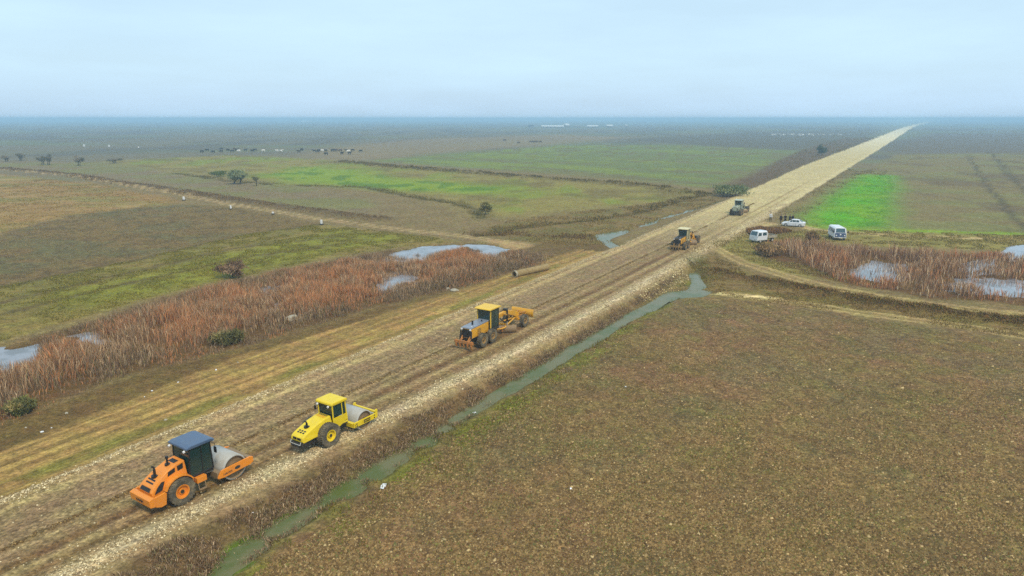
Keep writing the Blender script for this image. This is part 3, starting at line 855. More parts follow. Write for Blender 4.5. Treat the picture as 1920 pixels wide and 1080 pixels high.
def reeds():
    # left marsh, in road coordinates
    n = 400000
    s = 4 + 96 * rng.random(n) ** .8; t = rng.uniform(-46, -11, n)
    x, y = from_road(s, t)
    wob = 2.5 * (fbm(x / 5, y / 5, 11) - .5)
    d = sdpoly(x + wob, y + wob, MARSH_L)
    pd = pond_sd(x + 1.6 * (fbm(x / 2, y / 2, 12) - .5), y, PONDS_L)
    cl = fbm(x / 3.0, y / 3.0, 13); c2 = fbm(x / .8, y / .8, 19, 3)
    dens = sst(1.2, -2.0, d + 1.5 * (fbm(x / 4, y / 4, 21) - .5)) * (.25 + .75 * sst(.32, .54, cl)) * (.2 + .8 * sst(.32, .56, c2))
    dens *= np.where(pd < .1, .04 + .32 * sst(-3.0, 0, pd) + .55 * sst(.46, .58, cl), 1)
    keep = rng.random(n) < dens
    x, y, d, pd, cl, c2 = x[keep], y[keep], d[keep], pd[keep], cl[keep], c2[keep]; n = len(x)
    edge = sst(0, -5, d)
    h = (.28 + .95 * edge) * rng.uniform(.55, 1.15, n) * np.where(pd < 1.5, .72, 1) * (.65 + .7 * sst(.3, .65, cl)) * (.7 + .6 * c2)
    ORA = [gpl(p, 0) for p in ([(300, 600), (400, 548), (472, 538), (480, 575), (400, 600), (330, 630)], [(520, 570), (545, 515), (640, 495), (705, 505), (700, 540), (620, 560)], [(790, 485), (900, 470), (900, 500), (790, 515)], [(60, 670), (140, 640), (130, 690), (90, 705)])]
    o = np.zeros(n)
    for P in ORA:
        for kk in (1, 1.05): o = np.maximum(o, sst(3.5, -2.0, sdpoly(x * kk, y * kk, P)))
    o = np.maximum(o * (.4 + .6 * sst(.35, .6, fbm(x / 4, y / 4, 14))), .55 * sst(.56, .68, fbm(x / 6, y / 6, 15)))
    g = .15 + sst(-7, -1, d) * .75                            # greyer, browner fringe
    c0 = cvar(n, [(160, 130, 100), (138, 108, 82), (186, 158, 126), (118, 98, 80), (208, 186, 154)], [3, 3, 2.5, 1.6, 1], sl=SN)
    c1 = cvar(n, [(192, 134, 90), (178, 120, 80), (172, 132, 100)], [3, 2, 2], sl=SN)
    c2_ = cvar(n, [(132, 112, 90), (150, 130, 104), (104, 90, 72), (116, 110, 70)], [3, 2, 2, 1], sl=SN)
    r = rng.random(n)
    c = np.where((r < o * .68)[:, None], c1, np.where((r > 1 - g)[:, None], c2_, c0))
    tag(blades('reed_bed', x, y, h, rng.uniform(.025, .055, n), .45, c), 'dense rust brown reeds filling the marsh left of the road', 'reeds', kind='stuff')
    # right marsh
    n = 260000
    x, y = rejection(n, (44, 190, 72, 140), lambda a, b: sdpoly(a, b, MARSH_R) < .5)
    n = len(x)
    d = sdpoly(x + 2 * (fbm(x / 5, y / 5, 15) - .5), y, MARSH_R)
    pd = pond_sd(x + 1.6 * (fbm(x / 2, y / 2, 16) - .5), y, PONDS_R)
    cl = fbm(x / 3, y / 3, 17); c2 = fbm(x / 1.1, y / 1.1, 18, 3)
    keep = rng.random(n) < sst(.3, -1.5, d) * (.25 + .75 * sst(.32, .52, cl)) * (.2 + .8 * sst(.35, .58, c2)) * np.where(pd > .1, 1, .04 + .26 * sst(-3.0, 0, pd) + .45 * sst(.5, .62, cl))
    x, y, d, pd, cl, c2 = x[keep], y[keep], d[keep], pd[keep], cl[keep], c2[keep]; n = len(x)
    h = (.5 + 1.2 * sst(0, -4, d)) * rng.uniform(.5, 1.15, n) * np.where(pd < 2.0, .6, 1) * (.6 + .8 * c2) * (.7 + .6 * sst(.3, .65, cl))
    c0 = cvar(n, [(164, 128, 96), (142, 108, 80), (190, 160, 126), (116, 90, 74), (214, 192, 160)], [3, 3, 2, 2, 1], sl=SN)
    c1 = cvar(n, [(188, 128, 86), (178, 122, 86)], [1, 1], sl=SN)
    c2_ = cvar(n, [(150, 132, 122), (176, 160, 150), (124, 106, 98)], [1, 1, 1], sl=SN)
    o = sst(.48, .62, fbm(x / 9, y / 6, 18)); r = rng.random(n)
    gr = sst(88, 130, x) * .6
    c = np.where((r < o * .5)[:, None], c1, np.where((r > 1 - gr)[:, None], c2_, c0))
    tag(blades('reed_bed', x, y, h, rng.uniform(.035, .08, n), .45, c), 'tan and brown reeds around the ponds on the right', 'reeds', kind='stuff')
reeds()

def weeds():
    # bank of the ditch
    n = 110000
    s = 6 + 84 * rng.random(n) ** 1.3; t = rng.uniform(5, 9.4, n)
    x, y = from_road(s, t)
    re = right_edge(s); nn = fbm(x / 1.4, y / 1.4, 19)
    keep = rng.random(n) < sst(re + .9, re + 2.2, t + (nn - .5) * 2.4) * sst(.30, .55, nn) * sst(9.5, 8.9, t)
    x, y = x[keep], y[keep]; n = len(x)
    c = cvar(n, [(138, 116, 92), (112, 92, 72), (172, 150, 122), (116, 112, 76), (92, 74, 60)], [3, 3, 1.5, 1.5, 1], .3, SN)
    tag(blades('dry_weeds', x, y, rng.uniform(.06, .26, n), rng.uniform(.02, .05, n), 1.1, c), 'low brown weeds on the bank between road and ditch', 'weeds', kind='stuff')
    # weeds growing in the ditch plugs and along its field side
    n = 26000
    s = 6 + 90 * rng.random(n); t = rng.uniform(8.6, 15, n)
    x, y = from_road(s, t); nn = fbm(x / 2, y / 2, 20)
    plug = np.zeros(n)
    for s0, w0 in ((21.5, .25), (25.4, .9), (28.7, .3), (33.3, .9), (36.0, .8), (38.0, .35)): plug = np.maximum(plug, np.exp(-((s - s0) / w0) ** 2))
    keep = rng.random(n) < np.maximum(plug * (t < 10.4), sst(9.8, 10.3, t) * np.exp(-(t - 10) / 1.5) * sst(.42, .62, nn))
    x, y = x[keep], y[keep]; n = len(x)
    c = cvar(n, [(106, 112, 48), (120, 110, 60), (90, 96, 40), (100, 80, 52)], [3, 2, 2, 2])
    tag(blades('ditch_grass', x, y, rng.uniform(.08, .28, n), rng.uniform(.03, .06, n), .6, c), 'green grass along the field edge of the ditch', 'grass', kind='stuff')
    # scrub on banks and hedge lines
    X, Y, H, C = [], [], [], []
    for P, n, wd, hh, cols in ((HEDGE_A, 9000, 2.0, 1.0, [(92, 84, 48), (112, 100, 60), (78, 74, 44)]), (HEDGE_B, 9000, 1.8, .5, [(96, 82, 58), (82, 70, 50), (120, 104, 78)]),
                               (DITCH_B, 4000, 1.2, .6, [(84, 84, 42), (100, 92, 50)]), (DITCH_C, 6000, 1.5, .7, [(92, 80, 50), (112, 100, 62), (88, 88, 44)]), (DITCH_D, 3000, 1.3, .7, [(88, 72, 48), (110, 94, 62)]),
                               (BANK_R, 9000, .9, .5, [(98, 80, 50), (84, 68, 42), (110, 104, 54), (120, 92, 60)])):
        seg = np.linalg.norm(np.diff(P, axis=0), axis=1); wgt = seg ** .6; i = rng.choice(len(seg), n, p=wgt / wgt.sum()); u = rng.random(n)
        p = P[i] + (P[i + 1] - P[i]) * u[:, None]
        q = p + rng.normal(0, wd, (n, 2))
        k = fbm(q[:, 0] / 3, q[:, 1] / 3, 24) > .46
        X.append(q[k, 0]); Y.append(q[k, 1]); n = k.sum(); H.append(hh * rng.uniform(.3, 1.1, n)); C.append(cvar(n, cols, [1] * len(cols)))
    for P, n, hh, cols in ((SCRUB_R, 14000, 1.0, [(98, 82, 60), (84, 76, 50), (112, 92, 70), (84, 90, 52)]), (SCRUB_C, 14000, .45, [(114, 100, 64), (96, 86, 52), (128, 114, 76)])):
        x, y = rejection(n * 3, (P[:, 0].min(), P[:, 0].max(), P[:, 1].min(), P[:, 1].max()), lambda a, b: (sdpoly(a, b, P) < 0) & (fbm(a / 5, b / 5, 25) > .5))
        X.append(x); Y.append(y); H.append(hh * rng.uniform(.3, 1.1, len(x))); C.append(cvar(len(x), cols, [1] * len(cols)))
    X, Y, H, C = map(np.concatenate, (X, Y, H, C))
    dist = np.hypot(X, Y); C = np.clip(C * 1.25, 0, 1)
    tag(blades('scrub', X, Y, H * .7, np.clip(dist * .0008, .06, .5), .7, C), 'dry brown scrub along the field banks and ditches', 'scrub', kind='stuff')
    # verge by the parked vehicles and along the far right roadside
    n = 24000
    s = rng.uniform(92, 330, n); t = rng.uniform(7, 30, n)
    x, y = from_road(s, t)
    re = right_edge(s); nn = fbm(x / 4, y / 4, 26)
    keep = (nn > .47) & (t > re + .8) & (t < re + np.interp(s, [92, 110, 150, 200, 330], [4, 12, 12, 14, 16])) & (sdline(x, y, PATH_R) > 2) & (sdpoly(x, y, WHEAT) > 0) & (sdpoly(x, y, MARSH_R) > 0) & (sdline(x, y, TRACK_R) > 1.5)
    x, y = x[keep], y[keep]; n = len(x)
    c = cvar(n, [(128, 118, 82), (108, 98, 66), (150, 136, 98), (112, 116, 60)], [3, 2, 2, 1])
    tag(blades('dry_weeds', x, y, rng.uniform(.1, .4, n), np.clip(np.hypot(x, y) * .0006, .05, .3), .6, c), 'pale dry weeds on the right roadside around the parked vehicles', 'weeds', kind='stuff')
    # brown weeds heap between pickup and path
    P = gpl([(1398, 436), (1425, 430), (1465, 431), (1485, 436), (1450, 440), (1405, 443)], ZF)
    x, y = rejection(9000, (P[:, 0].min(), P[:, 0].max(), P[:, 1].min(), P[:, 1].max()), lambda a, b: sdpoly(a, b, P) < 0)
    n = len(x)
    tag(blades('dry_weeds', x, y, rng.uniform(.25, .8, n), rng.uniform(.06, .12, n), .6, cvar(n, [(128, 98, 66), (104, 84, 66), (150, 120, 84)], [2, 2, 1])), 'clump of tall brown weeds behind the white pickup', 'weeds', kind='stuff')
weeds()

def gravel():
    n = 56000
    s = 6 + 180 * rng.random(n) ** 1.7
    le, re = left_edge(s), right_edge(s)
    pick = rng.random(n)
    q = np.where(pick < .26, rng.normal(-.01, .028, n), np.where(pick < .72, rng.normal(.945, .045, n), np.where(pick < .82, rng.normal(.485, .013, n), rng.uniform(.0, 1.05, n))))
    t = le + q * (re - le)
    x, y = from_road(s, t)
    dist = np.hypot(x, y)
    cl = fbm(s / 2.5, t / .6, 33)
    k = rng.random(n) < np.where(pick < .82, sst(.28, .55, cl), .2)
    x, y, pick, dist = x[k], y[k], pick[k], dist[k]; n = len(x)
    c = cvar(n, [(196, 188, 168), (170, 161, 138), (136, 124, 102), (220, 212, 190)], [3, 3, 2.5, .7], .25)
    c2 = cvar(n, [(112, 94, 64), (92, 74, 50), (150, 130, 92)], [2, 2, 1])
    c = np.where(((pick >= .72) & (pick < .82))[:, None], c2, c)
    r = rng.uniform(.022, .06, n) + .05 * rng.random(n) ** 4
    r = np.maximum(r, dist * .00055 * rng.uniform(.5, 1, n))
    tag(stones('gravel', x, y, r, c, .75), 'loose pale gravel in windrows along both edges of the road', 'gravel', kind='stuff')
    # riprap slope above the culvert
    P = gpl([(1190, 560), (1240, 520), (1270, 490), (1290, 480), (1286, 505), (1292, 520), (1270, 545), (1240, 556)], 0)
    P2 = gpl([(1290, 470), (1360, 440), (1410, 425), (1430, 430), (1380, 450), (1330, 470), (1310, 478)], 0)
    x, y = rejection(30000, (10, 60, 76, 140), lambda a, b: (sdpoly(a, b, P) < 0) | (sdpoly(a, b, P2) < 0))
    n = len(x)
    tag(stones('gravel', x, y, rng.uniform(.05, .16, n), cvar(n, [(178, 166, 132), (150, 138, 106), (120, 108, 80), (206, 198, 168)], [3, 3, 2, 1]), .8), 'coarse grey stones on the slope above the culvert', 'gravel', kind='stuff')
gravel()

def clods():
    n = 330000
    D = 1 / rng.uniform(1 / 130, 1 / 24, n); U = rng.uniform(-.55, .98, n)
    x, y = U * D, D
    k = sdpoly(x, y, FIELD_POLY) < -.6
    x, y = x[k], y[k]
    cl = fbm(x / 2.2, y / 2.2, 34); cl2 = fbm(x / 8, y / 8, 35)
    k = rng.random(len(x)) < .35 + .65 * sst(.40, .62, cl * .6 + cl2 * .4)
    x, y = x[k], y[k]; n = len(x)
    c = cvar(n, [(122, 104, 74), (92, 76, 52), (140, 122, 90), (170, 154, 122), (104, 104, 64)], [4, 4.5, 2.0, .35, .9], .26)
    c *= (.85 + .3 * fbm(x / 5, y / 5, 39))[:, None]
    r = rng.uniform(.035, .085, n) + .08 * rng.random(n) ** 6
    r = np.maximum(r, np.hypot(x, y) * .0007)
    tag(lumps('soil_clods', x, y, r, c), 'loose clods of brown earth on the ploughed field', 'soil', kind='stuff')
    # seedlings
    n = 26000
    D = 1 / rng.uniform(1 / 130, 1 / 24, n); U = rng.uniform(-.55, .98, n)
    x, y = U * D, D
    k = (sdpoly(x, y, FIELD_POLY) < -.4) & (fbm(x / 3, y / 3, 36) > .55)
    x, y = x[k], y[k]; n = len(x)
    tag(blades('seedlings', x, y, rng.uniform(.05, .16, n), np.clip(np.hypot(x, y) * .0007, .03, .12), .8, cvar(n, [(98, 106, 48), (112, 110, 62), (84, 90, 44)], [1, 1, 1])), 'sparse green seedlings and weeds on the ploughed field', 'plants', kind='stuff')
clods()
def meadow_cover():
    X, Y, H, C = [], [], [], []
    for P, n, cols, hh in ((STRIP_L, 60000, [(112, 114, 52), (98, 104, 40), (132, 124, 70)], .12), (GRASS_R, 30000, [(134, 126, 80), (116, 114, 60), (150, 138, 98)], .16), (WHEAT, 9000, [(88, 150, 4), (104, 150, 14), (74, 132, 4)], .10), (FIELD_L2, 20000, [(140, 118, 78), (118, 110, 64)], .15), (BROWN_R, 20000, [(112, 94, 60), (104, 96, 56), (132, 114, 78)], .12)):
        x, y = rejection(n * 4, (max(P[:, 0].min(), -170), min(P[:, 0].max(), 220), P[:, 1].min(), P[:, 1].max()), lambda a, b: (sdpoly(a, b, P) < 0) & (fbm(a / 2.5, b / 2.5, 37) > .47))
        x, y = x[:n], y[:n]
        X.append(x); Y.append(y); H.append(hh * rng.uniform(.4, 1.3, len(x))); C.append(cvar(len(x), cols, [1] * len(cols), .3))
    X, Y, H, C = map(np.concatenate, (X, Y, H, C))
    tag(blades('grass', X, Y, H, np.clip(np.hypot(X, Y) * .0007, .04, .3), 1.2, C), 'short grass and stubble tufts on the meadows and fields', 'grass', kind='stuff')
    x, y = rejection(160000, (-120, 0, 60, 240), lambda a, b: (sdpoly(a, b, FIELD_L) < -.5) & (fbm(a / 3, b / 3, 38) > .46))
    n = len(x)
    r = np.maximum(rng.uniform(.04, .10, n), np.hypot(x, y) * .0007)
    tag(lumps('soil_clods', x, y, r, cvar(n, [(116, 102, 74), (92, 80, 58), (136, 120, 90), (104, 104, 76)], [2, 2, 1, 1], .25)), 'clods of brown earth on the left ploughed field', 'soil', kind='stuff')
meadow_cover()
#@@V0
# ------------------------------------------------------------------ machines
def wheel(parent, loc, r, w, rim_r, rim_mat, tread='lug', name='wheel', hub_out=1):
    """tyre with its tread, a rim and a hub; axle along Y, outer side towards hub_out"""
    mb = MB()
    h = w / 2
    mb.lathe([(rim_r, -h * .8), (r * .80, -h), (r * .95, -h * .92), (r * .965, -h * .6), (r * .965, h * .6), (r * .95, h * .92), (r * .80, h), (rim_r, h * .8)], 28)
    nl = 22 if tread == 'lug' else 34
    for i in range(nl):
        for sd_ in (-1, 1):
            a = 2 * math.pi * (i + .5 * (sd_ > 0)) / nl
            c, s_ = math.cos(a), math.sin(a)
            da = .10 if tread == 'lug' else .06
            v = []
            for yy, off in ((.04, .9), (.98, -.5)):
                for rr in (r * .95, r * 1.0):
                    for e in (-.5, .5):
                        b = a + (off + e * 1.0) * da
                        v.append((rr * math.cos(b), sd_ * h * yy, rr * math.sin(b)))
            mb.add(v, [(0, 1, 3, 2), (4, 6, 7, 5), (0, 4, 5, 1), (2, 3, 7, 6), (0, 2, 6, 4), (1, 5, 7, 3)])
    o = mb.build(name, M['rubber'], parent, loc)
    rm = MB()
    y = hub_out
    rm.lathe([(rim_r * 1.02, y * h * .85), (rim_r * .86, y * h * .80), (rim_r * .80, y * h * .35), (rim_r * .45, y * h * .30), (rim_r * .40, y * h * .62), (.02, y * h * .64), (.02, -y * h * .5), (rim_r * 1.02, -y * h * .75)], 24)
    rm.build('rim', rim_mat, o)
    hb = MB().cyl((0, y * h * .6, 0), (0, y * h * .78, 0), rim_r * .26, n=12)
    hb.build('hub', M['dark'], o)
    return o

def cab(parent, xb0, xb1, yb, z0, xt0, xt1, yt, z1, frame, glass, post=.045, sill=0.0, mid=None):
    """posts, rails and one pane per opening; bottom and top rectangles"""
    B = [Vector((xb0, -yb, z0)), Vector((xb1, -yb, z0)), Vector((xb1, yb, z0)), Vector((xb0, yb, z0))]
    T = [Vector((xt0, -yt, z1)), Vector((xt1, -yt, z1)), Vector((xt1, yt, z1)), Vector((xt0, yt, z1))]
    fr = MB()
    for i in range(4):
        j = (i + 1) % 4
        fr.cyl(B[i], T[i], post, n=6); fr.cyl(B[i], B[j], post, n=6); fr.cyl(T[i], T[j], post, n=6)
        if mid and i in (0, 2):
            k = mid if i == 0 else 1 - mid
            fr.cyl(B[i].lerp(B[j], k), T[i].lerp(T[j], k), post * .8, n=6)
    fr.build('cab_frame', frame, parent)
    for i, nm in enumerate(('door_window', 'front_window', 'side_window', 'rear_window')):
        j = (i + 1) % 4
        ks = [0, 1] if not (mid and i in (0, 2)) else ([0, mid, 1] if i == 0 else [0, 1 - mid, 1])
        for a, b in zip(ks[:-1], ks[1:]):
            lo = sill if i in (0, 2) else sill * .6
            b0, b1 = B[i].lerp(B[j], a), B[i].lerp(B[j], b); t0, t1 = T[i].lerp(T[j], a), T[i].lerp(T[j], b)
            p = [b0.lerp(t0, lo), b1.lerp(t1, lo), t1, t0]
            c = sum(p, Vector()) / 4
            p = [c + (q - c) * .94 for q in p]
            MB().slab(p, .02).build(nm, glass, parent)
    st = MB().box(xb0 + .25, xb0 + .85, -.3, .3, z0 + .05, z0 + .45).box(xb0 + .22, xb0 + .36, -.28, .28, z0 + .45, z0 + 1.1)
    st.build('seat', M['seat'], parent, bevel=.04)
    sw = MB().tube([(xb1 - .45, .2 * math.cos(a), z0 + .85 + .2 * math.sin(a) * .5) for a in np.linspace(0, 2 * math.pi, 13)], .02, 5).cyl((xb1 - .2, 0, z0 + .2), (xb1 - .45, 0, z0 + .85), .03, n=6)
    sw.build('steering_wheel', M['black'], parent)

def lettering(parent, text, size, mat, loc, rot, name='lettering'):
    cu = bpy.data.curves.new(name, 'FONT'); cu.body = text; cu.size = size; cu.extrude = .006; cu.align_x = 'CENTER'; cu.resolution_u = 2
    tmp = bpy.data.objects.new('tmp', cu); COL.objects.link(tmp)
    dg = bpy.context.evaluated_depsgraph_get()
    me = bpy.data.meshes.new_from_object(tmp.evaluated_get(dg))
    bpy.data.objects.remove(tmp); bpy.data.curves.remove(cu)
    me.materials.clear(); me.materials.append(mat)
    o = bpy.data.objects.new(name, me); COL.objects.link(o); o.parent = parent; o.location = loc; o.rotation_euler = rot
    return o

DX = 3.35                                             # roller: rear axle at x=0, drum axle at DX
def roller_drum(t, body, ztop=1.08):
    d = MB().lathe([(.70, -1.06), (.78, -1.05), (.78, 1.05), (.70, 1.06)], 40, closed=False)
    o = d.build('drum', M['steel'], t, (DX, 0, .78), smooth=False)
    o.data.shade_smooth()
    for sd_ in (-1, 1):
        MB().lathe([(.70, sd_ * 1.055), (.66, sd_ * 1.02), (.64, sd_ * .90), (.30, sd_ * .88), (.28, sd_ * 1.0), (.01, sd_ * 1.0)], 32, closed=False).build('drum_disc', M['steelworn'], o)
        MB().cyl((DX, sd_ * .95, .78), (DX, sd_ * 1.10, .78), .2, n=14).build('drum_bearing', M['black'], t)

def make_orange_roller():
    t = empty('road_roller', 'orange road roller with slate blue cab roof, nearest machine of the convoy', 'road roller', 'road rollers on the earth road')
    O = M['orange']
    for sd_ in (1, -1): wheel(t, (0, sd_ * .86, .78), .78, .58, .40, O, 'lug', hub_out=sd_)
    hy = lambda x, z: 1.0 if z < 1.05 else 1.0 - .30 * min(1, (z - 1.05) / .9)
    prof = [(-1.45, .92), (-1.50, 1.22), (-1.34, 1.42), (-1.0, 1.70), (-.50, 2.00), (.10, 2.22), (.62, 2.28), (.66, 1.45), (.95, 1.05), (.95, .80), (-.2, .70), (-1.2, .75)]
    MB().prism(prof, -.72, .72, hy).build('hood', O, t, bevel=.045)
    # counterweight wrapped round the tail
    MB().prism([(-1.80, .58), (-1.84, 1.02), (-1.60, 1.10), (-1.48, 1.05), (-1.48, .52)], -.98, .98).build('counterweight', O, t, bevel=.03)
    for sd_ in (1, -1):
        MB().prism([(-1.50, .50), (-1.50, 1.08), (-.92, 1.14), (-.84, 1.05), (-.92, .42), (-1.2, .38)], sd_ * .90, sd_ * 1.0).build('side_skirt', O, t, bevel=.02)
        # arched mudguard
        m = MB(); A = np.linspace(R(28), R(158), 9)
        pr = [(.86 * math.cos(a), .78 + .86 * math.sin(a)) for a in A] + [(.93 * math.cos(a), .78 + .93 * math.sin(a)) for a in A[::-1]]
        m.prism(pr, sd_ * .56, sd_ * .98).build('mudguard', O, t)
        sx = lambda z: sd_ * (.72 * hy(0, z) + .06)
        def panel(name, pts, mat=M['black']):
            p = [(x, sx(z), z) for x, z in pts]
            if sd_ > 0: p = p[::-1]
            MB().slab(p, .03).build(name, mat, t)
        panel('side_grille', [(-1.36, 1.14), (-.92, 1.20), (-.70, 1.60), (-.86, 1.62), (-1.14, 1.42)])
        panel('side_vent', [(-.46, 1.76), (-.02, 1.86), (.0, 2.09), (-.40, 1.97)])
        panel('side_vent', [(.14, 1.84), (.46, 1.88), (.48, 2.18), (.14, 2.11)])
    hz_ = lambda x: float(np.interp(x, [-1.5, -1.34, -1.0, -.5, .1, .62], [1.22, 1.42, 1.70, 2.00, 2.22, 2.28]))
    for x0 in (-1.22, -1.08):
        MB().slab([(x0, -.34, hz_(x0) + .012), (x0 + .07, -.34, hz_(x0 + .07) + .012), (x0 + .07, .34, hz_(x0 + .07) + .012), (x0, .34, hz_(x0) + .012)], .02).build('hood_slot', M['black'], t)
    MB().slab([(.12, -.28, 2.245), (.40, -.28, 2.275), (.40, .28, 2.275), (.12, .28, 2.245)], .02).build('top_vent', M['black'], t)
    MB().slab([(-1.49, -.46, 1.20), (-1.37, -.42, 1.38), (-1.37, .42, 1.38), (-1.49, .46, 1.20)], .03).build('rear_grille', M['black'], t).location = (-.03, 0, .02)
    lettering(t, 'HAMM', .24, M['dark'], (-1.845, 0, .72), (R(90), 0, R(-90)))
    for x, r in ((-.85, .13), (-.08, .10)):
        z = hz_(x)
        s_ = MB().cyl((x, 0, z - .05), (x, 0, z + .06), r * 1.5, n=14).cyl((x, 0, z + .06), (x, 0, z + .40), r * .55, n=10)
        if x < -.5: s_.tube([(x, 0, z + .38), (x, 0, z + .52), (x - .12, 0, z + .62)], .05, 8)
        else: s_.cyl((x, 0, z + .38), (x, 0, z + .50), r * .9, n=12)
        s_.build('exhaust' if x < -.5 else 'air_cleaner', M['black'], t)
    MB().box(.68, 2.2, -.72, .72, 1.02, 1.22).build('cab_floor', M['dark'], t, bevel=.03)
    cab(t, .72, 2.18, .74, 1.2, .80, 2.06, .80, 2.92, M['black'], M['glass'], mid=.55)
    MB().prism([(.58, 2.94), (.60, 3.05), (.85, 3.11), (2.05, 3.11), (2.32, 3.03), (2.32, 2.94)], -.92, .92).build('roof', M['slate'], t, bevel=.03)
    for y in (-.72, .72):
        MB().cyl((.58, y, 2.86), (.48, y, 2.84), .075, n=10).build('headlight', M['lamp'], t)
        MB().cyl((2.28, y, 2.86), (2.36, y, 2.84), .07, n=10).build('headlight', M['lamp'], t)
    MB().tube([(2.10, -.82, 2.88), (2.26, -1.0, 2.75), (2.26, -1.0, 2.55)], .02, 5).box(2.22, 2.28, -1.1, -.9, 2.2, 2.55).build('mirror', M['black'], t)
    MB().box(.95, 1.55, -1.02, -.72, .78, 1.10).build('step_box', O, t, bevel=.02)
    MB().tube([(1.0, -1.0, .8), (1.0, -1.08, .40), (1.42, -1.08, .40), (1.42, -1.0, .8)], .03, 6).box(1.0, 1.42, -1.16, -1.0, .38, .42).build('step', M['steelworn'], t)
    MB().box(.8, 2.35, -.36, .36, .52, .98).build('articulation_joint', M['dark'], t, bevel=.05)
    MB().tube([(1.2, -.3, .9), (2.2, -.55, .95)], .07, 8).tube([(1.2, .3, .9), (2.2, .55, .95)], .07, 8).build('steering_cylinder', M['steel'], t)
    for sd_ in (1, -1):
        MB().prism([(2.12, .58), (2.12, .66), (2.36, 1.02), (4.30, 1.10), (4.50, 1.04), (4.52, .72), (4.30, .60), (2.50, .52)], sd_ * 1.12, sd_ * 1.22).build('drum_frame_side', O, t, bevel=.02)
        m = MB(); A = np.linspace(0, 2 * math.pi, 13)[:-1]
        p = [(DX + .06 + .19 * math.cos(a), sd_ * 1.232, .80 + .10 * math.sin(a)) for a in A]
        MB().slab(p if sd_ < 0 else p[::-1], .02).build('bearing_opening', M['dark'], t)
        lettering(t, 'HAMM', .2, M['dark'], (2.75, sd_ * 1.226, .66), (R(90), 0, 0 if sd_ < 0 else R(180)))
    MB().box(4.24, 4.50, -1.115, 1.115, .74, 1.02).build('front_beam', M['steelworn'], t, bevel=.02)
    MB().box(2.14, 2.42, -1.115, 1.115, .56, .92).build('rear_beam', M['steelworn'], t, bevel=.02)
    MB().box(4.16, 4.22, -1.0, 1.0, .86, .90).build('scraper', M['black'], t)
    roller_drum(t, O)
    return t

